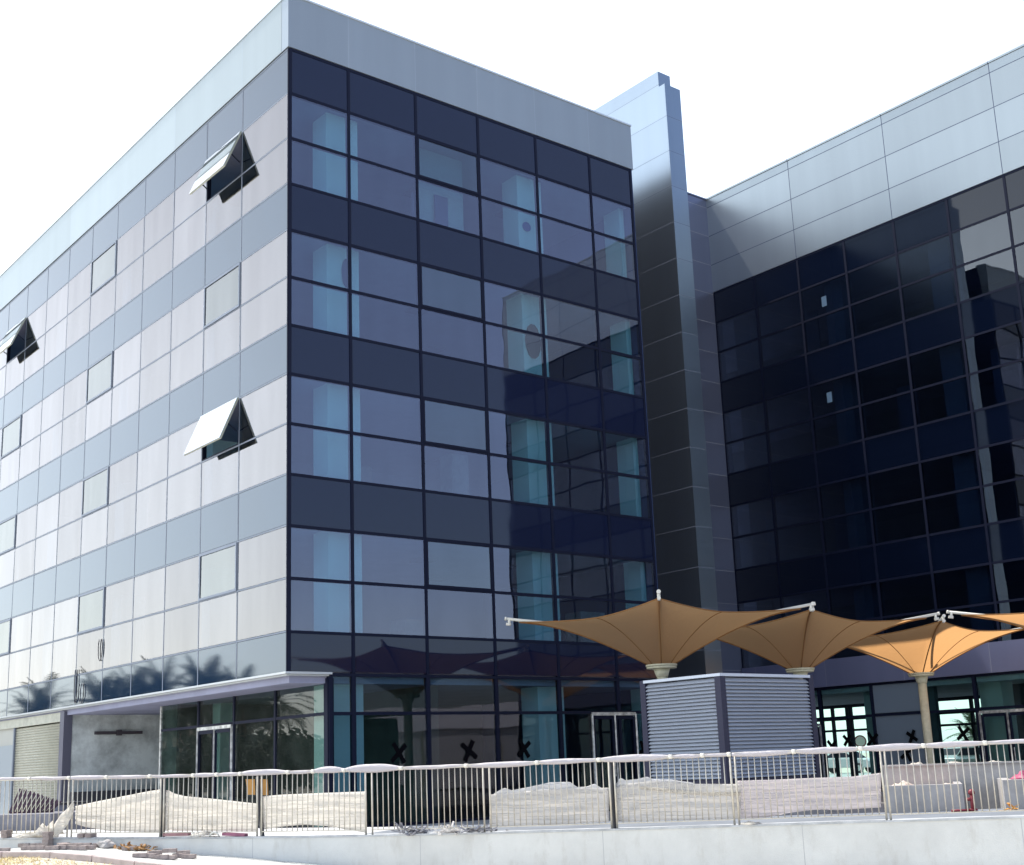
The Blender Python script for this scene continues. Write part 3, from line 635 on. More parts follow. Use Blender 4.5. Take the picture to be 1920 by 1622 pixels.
# ---------------------------------------------------------------- umbrellas
UA, UZT, UZC = 2.62, 4.88, 3.60
def make_umbrella(c, label):
    root = thing('shade_umbrella', label, 'umbrella', (c[0], c[1], 0), 'tan fabric umbrellas on the terrace')
    zc, zt, a = UZC, UZT, UA
    def fn(u, v):
        th = u * 2 * math.pi + math.pi / 4; cs, sn = math.cos(th), math.sin(th)
        rsq = (a - .22) / max(abs(cs), abs(sn)); tt = min(abs(cs), abs(sn)) / max(abs(cs), abs(sn))
        re = rsq * (1 - .15 * (1 - tt ** 1.5)); ze = zt - .10 - .14 * (1 - tt ** 2)
        r0 = .30; r = r0 + (re - r0) * v
        z = zc + (ze - zc) * (1 - (1 - v) ** 1.55)
        return Vector((c[0] + r * cs, c[1] + r * sn, z))
    f = MB(); f.grid(fn, 64, 14, closed_u=True); f.build('canopy', M_FAB, root)
    for k in range(8):
        u = k / 8; s_ = MB(); s_.tube([fn(u, v / 12) - Vector((0, 0, .008)) for v in range(13)], .018 if k % 2 == 0 else .010, 5); s_.build('seam', M_SEAM, root)
    hem = MB(); hem.tube([fn(i / 64, 1) for i in range(65)], .016, 5, caps=False); hem.build('hem', M_SEAM, root)
    m_ = MB(); m_.tube([(c[0], c[1], 0), (c[0], c[1], zc - .12)], .125, 20); m_.tube([(c[0], c[1], zc - .12), (c[0], c[1], zt - .12)], .07, 12); m_.build('mast', M_MAST, root)
    k_ = MB(); k_.tube([(c[0], c[1], zc - .10), (c[0], c[1], zc - .05)], .36, 28); k_.tube([(c[0], c[1], zc - .045), (c[0], c[1], zc - .0)], .38, 28)
    k_.tube([(c[0], c[1], zc - .3), (c[0], c[1], zc - .1)], [.14, .2], 16)
    k_.build('collar', M_MAST, root)
    for sx in (-1, 1):
        for sy in (-1, 1):
            ar = MB(); tip = Vector((c[0] + sx * a, c[1] + sy * a, zt)); st = Vector((c[0] + sx * .1, c[1] + sy * .1, zt - .55))
            ar.tube([st, st.lerp(tip, .55), tip], [.042, .042, .036], 10)
            o = ar.build('arm', M_ARM, root)
            d = (tip - st).normalized(); e = MB(); e.tube([tip - Vector((0, 0, .0)), tip + d * .05], .046, 10)
            e.tube([tip - d * .06 - Vector((0, 0, .14)), tip - d * .06 + Vector((0, 0, .0))], .035, 8)
            e.tube([tip - Vector((0, 0, .13)) - d * .10, tip - Vector((0, 0, .13)) + d * .02], .038, 8)
            e.build('end_bracket', M_ARM, o)
    return root
u1 = make_umbrella((7.16, -5.42), 'tan umbrella in shade at the left, standing behind the louvred enclosure')
def move(o, x, y, label): o.location.x = x; o.location.y = y; o['label'] = label
u2 = dup(u1); move(u2, 12.4, -5.40, 'dull brown shaded umbrella in the middle of the row, partly behind the left one')
u3 = dup(u1); move(u3, 18.38, -5.1, 'bright orange sunlit umbrella whose whole mast shows before the dark lobby')
u4 = dup(u1); move(u4, 17.56, -11.02, 'umbrella cut by the right edge of the picture, only its left wing showing')

# ---------------------------------------------------------------- louvred enclosure
lv = thing('louvred_enclosure', 'grey blue louvred metal plant enclosure with two slatted faces beside the umbrellas', 'enclosure', (6.5, -8, 0))
LX0, LX1, LY0, LY1, LZ0, LZ1 = 5.08, 7.98, -9.12, -6.91, .90, 3.08
MB().box(LX0 + .12, LX1 - .12, LY0 + .12, LY1 - .1, 0, LZ1 - .15).build('core', M_LOUVD, lv)
MB().box(LX0 - .1, LX1 + .1, LY0 - .1, LY1 + .1, 0, .82).build('plinth', M_PLANT, lv)
for x, y in ((LX0, LY0), (LX1, LY0), (LX0, LY1)): MB().box(x - .01, x + .15, y - .01, y + .15, .82, LZ1).build('post', M_LOUVD, lv)
nb = 27; st_ = (LZ1 - .08 - LZ0 - .05) / nb
for i in range(nb):
    z = LZ0 + .05 + st_ * i
    b = MB(); k = 0
    for ax in (0, 1):
        if ax == 0: p0, p1 = (LX0 + .15, LX1 - .01), None
        k = len(b.v)
        for s_ in (0, 1):
            if ax == 0:
                x = LX0 + .15 if s_ == 0 else LX1 - .0
                b.v += [(x, LY0 + .00, z), (x, LY0 + .09, z + st_ * .955), (x, LY0 + .10, z + st_ * .955 - .012), (x, LY0 + .01, z - .012)]
            else:
                y = LY0 + .15 if s_ == 0 else LY1
                b.v += [(LX0 + .00, y, z), (LX0 + .09, y, z + st_ * .955), (LX0 + .10, y, z + st_ * .955 - .012), (LX0 + .01, y, z - .012)]
        for f in ((0, 1, 5, 4), (1, 2, 6, 5), (2, 3, 7, 6), (3, 0, 4, 7)): b.f.append(tuple(k + j for j in f)); b.sm.append(False)
    b.build('louvre_slat', M_LOUV, lv)
MB().box(LX0 - .03, LX1 + .02, LY0 - .03, LY1 + .02, LZ1 - .06, LZ1).build('top_frame', M_LOUV, lv)
MB().box(LX0 - .012, LX1 + .01, LY0 - .012, LY1 + .01, LZ0 - .08, LZ0 + .02).build('bottom_frame', M_LOUVD, lv)

# ---------------------------------------------------------------- planters at the right
def rbox(m, s0, s1, q0, q1, z0, z1):
    m.prism([tuple(rl(s, q).xy) for s, q in ((s0, q0), (s0, q1), (s1, q1), (s1, q0))][::-1], z0, z1); return m
def spt(px, q):                           # s along the rail line of a photo column, at offset q
    d = ray(px, 1430); base = A0 + RN * q; n = RN
    t = (Vector((base.x, base.y)) - CAM.xy).dot(n) / d.xy.dot(n); p = CAM.xy + d.xy * t; return (p - A0).dot(RD)
pl = thing('raised_planter', 'long raised concrete planter wall behind the right end of the railing', 'planter', rl(17, 4, 0))
s0 = spt(1655, 4.4)
rbox(MB(), s0, 26, 4.4, 4.7, .0, 1.09).build('planter_wall', M_PLANT, pl); rbox(MB(), s0, s0 + .3, 4.7, 8, 0, 1.09).build('planter_wall', M_PLANT, pl)
rbox(MB(), s0 + .3, 26, 4.7, 8, 0, .95).build('soil', mat('dry_soil', (.30, .24, .18), .95, var=.3), pl)
rbox(MB(), s0 - .02, 26, 4.36, 4.74, 1.09, 1.12).build('coping', M_PLANT, pl)
p2 = thing('stepped_planter', 'low concrete box planter with a square end in front of the long planter wall', 'planter', rl(16, 3, 0))
sa, sb = spt(1654, 2.6), spt(1800, 2.6)
rbox(MB(), sa, sb, 2.6, 2.85, .3, .80).build('planter_wall', M_PLANT, p2); rbox(MB(), sb - .12, sb, 2.85, 4.35, .3, .80).build('planter_wall', M_PLANT, p2)
rbox(MB(), sa, sb - .12, 2.85, 4.35, .3, .72).build('soil', mat('pinkish_soil', (.62, .42, .34), .95, var=.3), p2)
p3 = thing('stepped_planter', 'low concrete box planter at the right edge holding a pink cloth', 'planter', rl(18.5, 3, 0))
sc_ = spt(1876, 2.6)
rbox(MB(), sc_, 26, 2.6, 2.85, .3, .84).build('planter_wall', M_PLANT, p3); rbox(MB(), sc_, sc_ + .15, 2.85, 4.35, .3, .84).build('planter_wall', M_PLANT, p3)
def crumple(name, c, sx, sy, sz, m_, label, cat, seed=0, group=None, n_=10):
    b = MB(); c = Vector(c)
    def fn(u, v):
        x, y = (u - .5) * sx, (v - .5) * sy; e = 1 - max(abs(2 * u - 1), abs(2 * v - 1)) ** 2
        z = sz * (.15 + e * (.5 + .9 * noise.noise(Vector((u * 3.5 + seed, v * 3.5, seed))))) 
        k = noise.noise(Vector((u * 5, v * 5, seed + 9))) * .1
        return c + Vector((x + k * sx, y - k * sy, max(.004, z)))
    b.grid(fn, n_, n_); o = b.build(name, m_, org=c, solid=.006)
    return tag(o, label, cat, group)
for px, q, z, lb in ((1690, 3.3, .76, 'crumpled white paper sheet lying in the low box planter near its left end'), (1770, 3.2, .76, 'small dark rimmed scrap of paper near the right end of the low box planter'),
                     (1715, 4.7, 1.10, 'white plastic scrap on the long planter coping left of the orange umbrella mast'), (1790, 4.7, 1.10, 'white plastic scrap on the long planter coping right of the orange umbrella mast'), (1865, 4.7, 1.10, 'ragged grey plastic scrap near the right end of the long planter coping')):
    crumple('plastic_scrap', rl(spt(px, q), q, z), {1690: .45, 1770: .2}.get(px, .4), {1690: .3}.get(px, .2), {1690: .10}.get(px, .06), M_FILM, lb, 'scrap', seed=px, group='plastic scraps on the planters')
crumple('pink_cloth', rl(spt(1912, 3.2), 3.2, .82), .35, .3, .14, M_PINK, 'bright pink cloth bunched on the planter at the right edge', 'cloth', seed=4)

# ---------------------------------------------------------------- railing
def rail_pt(px, py, q=0.0):
    d = ray(px, py); base = A0 + RN * q; t = (base - CAM.xy).dot(RN) / d.xy.dot(RN); return CAM + d * t
def s_of(px, q=0.0): return spt(px, q)
PX = [(-95, 131, 'leftmost railing panel, bare bars above a grey rubble pile'), (139, 303, 'railing panel with cloth sloping up to the right behind its bars'),
      (309, 483, 'railing panel with cloth sloping down to the right'), (491, 685, 'railing panel with a level band of white cloth and an arched lower edge'),
      (697, 905, 'uncovered railing panel with black shop glass behind its pale bars'), (917, 1141, 'railing panel backed by grey film with a ragged crest, left of the dark post'),
      (1151, 1369, 'railing panel with peaked film before the left louvred face'), (1378, 1652, 'railing panel with pinkish film before the right louvred face'),
      (1660, 2010, 'last railing panel at the right with bare bars before the concrete planters')]
TIES = [-80, 57, 131, 201, 282, 363, 407, 451, 540, 587, 645, 752, 874, 1007, 1123, 1258, 1318, 1368, 1490, 1616, 1735, 1851, 1960]
def topz(s): return lerp_tab(TOPZ, s)
def botz(s): return lerp_tab(ZT, s)
for i, (a, b, lb) in enumerate(PX):
    s0, s1 = s_of(a), s_of(b)
    root = thing('railing_panel', lb, 'railing', rl((s0 + s1) / 2, 0, botz(s0)), 'railing panels along the wall')
    n_ = max(12, round((s1 - s0) / .1)); 
    for k in range(n_ + 1):
        s = s0 + (s1 - s0) * k / n_; lean = random.uniform(-.004, .004)
        b_ = MB()
        if k in (0, n_): b_.tube([rl(s, 0, botz(s) - .0), rl(s, 0, topz(s))], .017, 7); b_.build('post', M_STEEL, root)
        else:
            b_.tube([rl(s, 0, botz(s) + .085), rl(s + lean, random.uniform(-.003, .003), topz(s) - .03)], .0085, 6); b_.build('baluster', M_STEEL, root)
    tr = MB(); tr.bar(rl(s0, 0, topz(s0)), rl(s1, 0, topz(s1)), .05, .04); tr.build('top_rail', M_STEEL, root)
    br = MB(); br.bar(rl(s0, 0, botz(s0) + .085), rl(s1, 0, botz(s1) + .085), .022, .016); br.build('bottom_rail', M_STEEL, root)
    # film wound round the top rail, tied at intervals
    for ta, tb in zip(TIES, TIES[1:]):
        lo, hi = max(s_of(ta), s0 + .0), min(s_of(tb), s1)
        if i < len(PX) - 1 and s_of(tb) > s1 and s_of(ta) < s1: hi = (s1 + s_of(PX[i + 1][0])) / 2
        if i > 0 and s_of(ta) < s0: lo = (s0 + s_of(PX[i - 1][1])) / 2
        if hi - lo < .12: continue
        puff = {587: .10, 645: .12, 451: .085, 139: .05, 131: .04, 363: .03, 1123: .07, 1490: .05, 1616: .05, 1735: .05, 1007: .035, 874: .03, 752: .02}.get(ta, .018) * 1.0
        sag = {645: .045, 587: .02, 451: .03, 874: .05, 1123: .05, 1007: .03, 131: .03, 1368: .06, 1490: .05, 1616: .05, 1735: .04}.get(ta, .02)
        wdm = MB(); fl, fh = s_of(ta), s_of(tb)
        def fn(u, v, lo=lo, hi=hi, fl=fl, fh=fh, puff=puff, sag=sag):
            s = lo + (hi - lo) * u; t_ = min(1, max(0, (s - fl) / (fh - fl))); env = math.sin(math.pi * t_) ** .7
            nz = noise.noise(Vector((s * 3, v * 2, ta * .1))) * .012 * env
            th = 2 * math.pi * v; up = .022 + puff * .55 * env; dn = .024 + sag * .6 * env; wq = .024 + .010 * env
            z = (up if math.sin(th) > 0 else dn) * math.sin(th); return rl(s, wq * math.cos(th), topz(s) + z + nz)
        wdm.grid(fn, 16, 12); wdm.build('rail_wrap', M_WRAP, root)
    for ta in TIES:
        s = s_of(ta)
        if s0 <= s <= s1 + .05:
            tb_ = MB(); tb_.tube([rl(s - .03, 0, topz(s)), rl(s + .03, 0, topz(s))], .036, 10); tb_.build('tape_band', M_TAPE, root)
# thick dark posts between some panels
for px0, px1, lean, lb in ((300.5, 308, 0, 'dark square post between the two left cloth covered railing panels'), (483, 490, .12, 'leaning dark post beside the cardboard sheets'), (1141, 1150, 0, 'dark square post left of the louvred enclosure between film covered railings')):
    s = (s_of(px0) + s_of(px1)) / 2; wd = (s_of(px1) - s_of(px0)) * .9
    b_ = MB(); b_.bar(rl(s + lean * .3, .06, botz(s)), rl(s - lean * .6, .06, topz(s) - .06), wd, .08); tag(b_.build('fence_post', M_POST, org=rl(s, .06, botz(s))), lb, 'post', 'dark posts along the railing')

# ---------------------------------------------------------------- sheets hung behind the bars
def sheet(name, x0, x1, top, bot, m_, label, q=.035, seed=0, amp=.02, nx=48, nz=14, crest=None, cat='plastic sheet'):
    """top and bot: outline (photo column, photo row) on the railing plane, turned into a real wrinkled sheet q metres behind the bars"""
    def fn(u, v):
        px = x0 + (x1 - x0) * u; a, b = rail_pt(px, lerp_tab(bot, px), q), rail_pt(px, lerp_tab(top, px), q)
        p = a.lerp(b, v); e = 1 - abs(2 * v - 1) ** 3
        d = noise.noise(Vector((u * 3 + seed, v * 7, seed))) * amp + noise.noise(Vector((u * 14 + seed, v * 3, 2))) * amp * .4 + amp
        return Vector((p.x, p.y, max(p.z, botz(rs(p)[0]) + .012))) + Vector((RN.x, RN.y, 0)) * max(0, d)
    b = MB(); b.grid(fn, nx, nz); c = fn(.5, 0)
    return tag(b.build(name, m_, org=c, solid=.004), label, cat, 'plastic sheets hung on the railing')
M_FILMG = sheetmat('grey_film', (.82, .80, .78), .5, alpha=.88, wrinkle=1.0, wsc=(.8, .8, 15))
M_FILMP = sheetmat('pinkish_film', (.82, .77, .78), .5, alpha=.84, wrinkle=1.0, wsc=(.8, .8, 15))
sheet('plastic_sheet', 140, 299, [(139, 1512), (180, 1503), (230, 1493), (270, 1485), (299, 1480)], [(139, 1545), (160, 1551), (200, 1558), (299, 1561)], M_FILM, 'white cloth sheet sloping up to the right, leftmost on the railing', seed=1)
sheet('plastic_sheet', 307, 482, [(306, 1483), (314, 1481), (325, 1488), (345, 1493), (400, 1498), (482, 1507)], [(306, 1558), (482, 1558)], M_FILM, 'white cloth sheet sagging down to the right, left of the cardboard', seed=2)
sheet('plastic_sheet', 492, 686, [(492, 1493), (530, 1490), (600, 1487), (686, 1484)], [(492, 1556), (530, 1550), (572, 1546), (610, 1549), (650, 1556), (686, 1562)], M_FILM, 'level white cloth sheet with an arched bottom edge, left of the bare panel', seed=3)
sheet('plastic_sheet', 917, 1141, [(917, 1490), (960, 1486), (1010, 1481), (1060, 1478), (1141, 1477)], [(917, 1551), (1040, 1546), (1141, 1541)], M_FILMG, 'greyish film sheet with a pinkish lower hem, just right of the bare panel', seed=4)
sheet('plastic_sheet', 1152, 1389, [(1152, 1477), (1170, 1470), (1215, 1465), (1260, 1466), (1300, 1470), (1389, 1470)], [(1152, 1541), (1389, 1535)], M_FILMG, 'grey film sheet with a long drooping fold before the left louvred face', seed=5)
sheet('plastic_sheet', 1382, 1652, [(1382, 1464), (1450, 1462), (1520, 1459), (1600, 1456), (1652, 1449)], [(1382, 1535), (1440, 1533), (1480, 1524), (1530, 1518), (1570, 1519), (1652, 1514)], M_FILMP, 'pinkish film sheet before the right louvred face, rightmost on the railing', seed=6, q=.06)
sheet('film_fold', 1200, 1389, [(1200, 1474), (1260, 1480), (1330, 1485), (1389, 1485)], [(1200, 1479), (1260, 1487), (1330, 1492), (1389, 1492)], M_FILM, 'rolled upper hem of the drooping film before the left louvred face', seed=7, q=.02, nz=4, cat='film')
sheet('film_crest', 925, 1128, [(925, 1488), (945, 1477), (958, 1482), (990, 1476), (1030, 1467), (1068, 1466), (1082, 1476), (1100, 1475), (1114, 1469), (1128, 1478)], [(925, 1494), (1128, 1482)], M_FILMT, 'clear crumpled film standing above the greyish sheet right of the bare panel', seed=8, q=.05, nz=5, cat='film')
sheet('film_crest', 1150, 1300, [(1150, 1476), (1163, 1458), (1172, 1463), (1195, 1461), (1212, 1456), (1224, 1461), (1260, 1462), (1300, 1468)], [(1150, 1482), (1300, 1476)], M_FILMT, 'clear peaked film standing above the drooping sheet before the enclosure', seed=9, q=.05, nz=5, cat='film')
# loose white sheet trailing onto the ground at the left
b = MB()
path = [rail_pt(139, 1510, -.03), rail_pt(128, 1530, -.05), rail_pt(112, 1547, -.04), rail_pt(100, 1556, .04), rail_pt(80, 1558, .12)]
path[-1].z = path[-2].z = botz(1) + .05
def fn(u, v):
    t_ = u * (len(path) - 1); i = min(int(t_), len(path) - 2); p = path[i].lerp(path[i + 1], t_ - i); wv = .10 + .22 * math.sin(math.pi * u) ** .8 * .5
    return p + Vector((0, 0, 1)) * (v - .5) * wv * 1.6 + Vector((RN.x, RN.y, 0)) * (.05 * noise.noise(Vector((u * 6, v * 4, 3))))
b.grid(fn, 24, 6); tag(b.build('trailing_sheet', M_FILM, org=path[-1], solid=.008), 'twisted white sheet trailing from the railing down to the ground at left', 'plastic sheet')
crumple('plastic_heap', rl(s_of(84), .14, botz(1) + .005), .5, .5, .32, M_FILM, 'rounded white bundle of plastic at the foot of the left railing', 'bundle', seed=12)
crumple('plastic_heap', rl(s_of(58), .2, botz(.7) + .005), .7, .5, .12, M_FILM, 'flattened white bag on the wall top at far left', 'bundle', seed=15)
# cardboard
for x0, x1, z0, z1, dx, lb in ((461, 479, 1461, 1490, 2.5, 'brown cardboard sheet left of the leaning dark post'), (486, 503, 1461, 1491, 1, 'brown cardboard sheet right of the leaning dark post')):
    b = MB(); P = [rail_pt(x0, z0, .07), rail_pt(x1 - 1, z0, .07), rail_pt(x1, z1, .07), rail_pt(x0 + 4, z1, .07)]
    b.v = [tuple(p) for p in P]; b.f = [(0, 1, 2, 3)]; b.sm = [False]; tag(b.build('cardboard_sheet', M_CARD, org=P[2], solid=.01), lb, 'cardboard', 'cardboard sheets behind the railing')

# ---------------------------------------------------------------- debris
def brick_me():
    b = MB(); l, w_, h = .115, .056, .065
    b.prism([(-l, -w_), (-l * .45, -w_ * 1.12), (0, -w_ * .9), (l * .45, -w_ * 1.12), (l, -w_), (l, w_), (l * .45, w_ * .9), (0, w_ * 1.12), (-l * .45, w_ * .9), (-l, w_)], 0, h)
    return b.mesh('paver', M_BRICK)
bm_ = brick_me()
bricks = [(21, 1566, 88, 0, 'lying end on the wall coping at far left', 0), (21, 1566, 80, 1, 'topmost on the wall coping at far left', 0),
 (89, 1585, 82, 0, 'bottom of the stack of four', 0), (89, 1585, 86, 1, 'second in the stack of four', 0), (89, 1585, 90, 2, 'third in the stack of four', 0), (89, 1585, 84, 3, 'topmost of the stack of four', 0),
 (162, 1570, 84, 0, 'left of the pair on the wall coping', 0), (177, 1570, 80, 0, 'right of the pair on the wall coping', 0), (47, 1586, -18, 0, 'tilted behind the front left row', 0),
 (53, 1593, 0, 0, 'first of the front row from the left', 0), (70, 1593, 4, 0, 'second of the front row from the left', 0), (98, 1593, 3, 0, 'third of the front row from the left', 0), (113, 1592, -5, 0, 'fourth of the front row from the left', 0),
 (120, 1587, 45, 0, 'turned askew behind the front row', 12), (133, 1592, -8, 0, 'fifth of the front row from the left', 0), (149, 1593, 4, 0, 'sixth of the front row from the left', 0), (166, 1592, -3, 0, 'rightmost of the front row', 0),
 (5, 1597, 0, 0, 'at the left edge of the picture by the kerb', 0), (186, 1578, 12, 0, 'beside the broken concrete lump', 0), (242, 1594, 2, 0, 'alone in the open paving right of the row', 0),
 (262, 1607, 8, 0, 'leftmost of the loose cluster by the wall foot', 0), (281, 1608, -10, 0, 'second in the loose cluster from the left', 0), (290, 1602, 30, 0, 'rear left of the loose cluster', 0), (302, 1610, 5, 0, 'front middle of the loose cluster', 0),
 (318, 1611, -12, 0, 'front right of the loose cluster', 0), (318, 1606, 0, 1, 'topmost of the loose cluster', 0), (336, 1607, 15, 0, 'right of the raised one in the loose cluster', 0), (354, 1609, -4, 0, 'rightmost of the loose cluster', 0), (343, 1602, 20, 0, 'rear right of the loose cluster', 0),
 (70, 1585, -6, 0, 'behind the second of the front row', 0), (140, 1584, 3, 0, 'flat behind the fifth of the front row', 0), (158, 1584, 0, 0, 'flat behind the rightmost pair of the front row', 0)]
PAV = .07
kb = [ground_pt(px, py, PAV + .02) for px, py in ((-60, 1598), (4, 1598), (110, 1599), (320, 1622), (520, 1652))]
for i, (px, py, an, st, lb, tl) in enumerate(bricks):
    o = bpy.data.objects.new('paving_brick', bm_); col.objects.link(o)
    if 'wall coping' in lb: p = rl(s_of(px), -.03, 0); zb_ = botz(s_of(px)) + .012 + st * .066
    else: p = ground_pt(px, max(py + 1, 1588.5), PAV); zb_ = gz(p.x, p.y) + PAV + .004 + st * .066
    o.location = (p.x, p.y, zb_); o.rotation_euler = (R(tl), 0, R(an) + math.atan2(M[0][1], M[0][0]))
    tag(o, 'dusty pink paving brick ' + lb, 'brick', 'loose paving bricks')
# paving between kerb and wall
wf = [(-60, None)]
pv = MB(); N = 60
def kline(t):
    t_ = t * (len(kb) - 1); i = min(int(t_), len(kb) - 2); return kb[i].lerp(kb[i + 1], t_ - i)
for i in range(N + 1):
    a = kline(i / N); s, q = rs(a)
    for j in range(9):
        p = A0 + RD * s + RN * (q + (-.09 - q) * j / 8); pv.v.append((p.x, p.y, gz(p.x, p.y) + PAV))
for i in range(N):
    for j in range(8): k = i * 9 + j; pv.f.append((k, k + 9, k + 10, k + 1)); pv.sm.append(True)
M_BLOCK = mat('block_paving', (.70, .70, .66), .9, bump=.3, bscale=40)
n = M_BLOCK.node_tree; bt = n.nodes.new('ShaderNodeTexBrick'); bt.inputs['Scale'].default_value = 5; bt.inputs['Color1'].default_value = (.66, .66, .62, 1); bt.inputs['Color2'].default_value = (.54, .54, .51, 1)
bt.inputs['Mortar'].default_value = (.38, .38, .36, 1); bt.inputs['Mortar Size'].default_value = .03; tcx = n.nodes.new('ShaderNodeTexCoord'); mpx = n.nodes.new('ShaderNodeMapping'); mpx.inputs['Rotation'].default_value = (0, 0, R(45))
n.links.new(tcx.outputs['Object'], mpx.inputs[0]); n.links.new(mpx.outputs[0], bt.inputs[0]); n.links.new(bt.outputs[0], n.nodes['Principled BSDF'].inputs['Base Color'])
struct(pv.build('paving', M_BLOCK))
kr = thing('kerb', 'line of pale kerb stones edging the paving at the bottom left', 'kerb', kb[1])
M_KERB = mat('kerb_stone', (.52, .44, .42), .9, var=.25, vscale=4, bump=.3)
L = [0]
for a, b in zip(kb, kb[1:]): L.append(L[-1] + (b - a).length)
def kat(d):
    for i in range(len(kb) - 1):
        if d <= L[i + 1] or i == len(kb) - 2: return kb[i].lerp(kb[i + 1], (d - L[i]) / (L[i + 1] - L[i]))
d = 0
while d < L[-1] - .3:
    a, b = kat(d + .008), kat(min(d + .9, L[-1])); 
    a = Vector((a.x, a.y, gz(a.x, a.y) + .02)); b = Vector((b.x, b.y, gz(b.x, b.y) + .02))
    kbx = MB(); kbx.bar(a, b, .13, .16); kbx.build('kerb_stone', M_KERB, kr, bevel=.012); d += .91
# dry straw in front of the kerb
st_m = MB(); rnd = random.Random(3)
for _ in range(5200):
    t_ = rnd.random(); a = kline(t_ * .85); s, q = rs(a); dq = .10 + rnd.random() ** .8 * 1.7
    p = A0 + RD * (s + rnd.uniform(-.1, .1)) + RN * (q - dq); z = gz(p.x, p.y); an = rnd.uniform(0, 6.28); l = rnd.uniform(.05, .13); h = rnd.uniform(.01, .05)
    dx, dy = math.cos(an) * l, math.sin(an) * l; k = len(st_m.v); wd = .006
    st_m.v += [(p.x - dy / l * wd, p.y + dx / l * wd, z), (p.x + dy / l * wd, p.y - dx / l * wd, z), (p.x + dx, p.y + dy, z + h)]; st_m.f.append((k, k + 1, k + 2)); st_m.sm.append(False)
o = st_m.build('dry_grass', mat('straw', (.62, .50, .24), .9, var=.4, vscale=5)); tag(o, 'dry straw coloured grass in front of the kerb', 'grass', kind='stuff')
def lump(name, c, r_, m_, label, cat, seed, sq=(1, 1, .6), group=None):
    bm = bmesh.new(); bmesh.ops.create_icosphere(bm, subdivisions=3, radius=r_)
    for v in bm.verts:
        k = 1 + .45 * noise.noise(v.co / r_ * 1.3 + Vector((seed, 0, 0))); v.co = Vector((v.co.x * sq[0] * k, v.co.y * sq[1] * k, max(-r_ * .35, v.co.z * sq[2] * k)))
    me = bpy.data.meshes.new(name); bm.to_mesh(me); bm.free(); me.materials.append(m_); o = bpy.data.objects.new(name, me); col.objects.link(o); o.location = Vector(c) + Vector((0, 0, r_ * .35)); return tag(o, label, cat, group)
p = ground_pt(200, 1590, PAV); lump('concrete_lump', (p.x, p.y, gz(p.x, p.y) + PAV), .15, M_PLANT, 'broken pinkish concrete lump near the wall at left', 'rubble', 3)
rr = random.Random(11)
def pile(name, c, n_, ext, m_, label, cat, sz=(.03, .12), kind=None):
    b = MB()
    for _ in range(n_):
        o = Vector(c) + Vector((rr.gauss(0, ext), rr.gauss(0, ext * .7), rr.uniform(.0, .06))); d = Vector((rr.uniform(-1, 1), rr.uniform(-1, 1), rr.uniform(-.3, .5))).normalized() * rr.uniform(*sz)
        b.bar(o, o + d, rr.uniform(.02, .06), rr.uniform(.008, .02))
    return tag(b.build(name, m_, org=c), label, cat, kind=kind)
for px, py, lb in ((240, 1593, 'heap of orange brown timber chips at the wall foot, left one'), (269, 1595, 'heap of yellow orange timber chips at the wall foot, right one')):
    p = ground_pt(px, py, PAV); pile('timber_chips', (p.x, p.y, gz(p.x, p.y) + PAV + .01), 34, .09, M_CHIP, lb, 'debris', kind='stuff')
for px, m_, lb in ((775, M_RUB, 'grey rubble on the wall top under the bare railing panel, left heap'), (838, M_FILMG, 'grey plastic shreds on the wall top under the bare panel, right heap'), (890, M_RUB, 'small dark scraps at the right end of the bare panel')):
    s = s_of(px); pile('rubble_heap', rl(s, .10, botz(s) + .01), 46, .17, m_, lb, 'debris', sz=(.06, .22), kind='stuff')
s = s_of(1400); crumple('plastic_scrap', rl(s, -.02, botz(s) + .01), .3, .2, .06, M_FILM, 'pale scrap lying on the wall edge below the right louvred face', 'scrap', seed=33)
# two grey plastic wall brackets with timber under the second cloth
b = MB(); s0, s1 = s_of(310), s_of(357); b.bar(rl(s0, .02, botz(s0) + .045), rl(s1, .02, botz(s1) + .05), .10, .05)
tag(b.build('timber_batten', mat('weathered_board', (.40, .22, .22), .9, var=.4), org=rl(s0, 0, botz(s0))), 'weathered reddish board lying under the second cloth', 'board')
b = MB(); s0, s1 = s_of(420), s_of(462); b.bar(rl(s0, .02, botz(s0) + .05), rl(s1, .02, botz(s1) + .03), .12, .05)
tag(b.build('timber_batten', mat('weathered_board2', (.35, .14, .20), .9, var=.4), org=rl(s0, 0, botz(s0))), 'dark red board lying left of the leaning post', 'board')
for px, lb in ((373, 'left of two small white pipe saddles on the wall top'), (407, 'right of two small white pipe saddles on the wall top')):
    s = s_of(px); b = MB(); b.tube([rl(s + .09 * math.cos(a), -.06, botz(s) + .01 + .07 * math.sin(a)) for a in [math.pi * i / 10 for i in range(11)]], .018, 8)
    tag(b.build('pipe_saddle', M_ARM, org=rl(s, 0, botz(s))), lb, 'bracket', 'pipe saddles on the wall')
s = s_of(388); crumple('plastic_scrap', rl(s, -.02, botz(s) + .02), .45, .2, .1, M_FILM, 'crumpled grey white film between the two pipe saddles', 'scrap', seed=41)
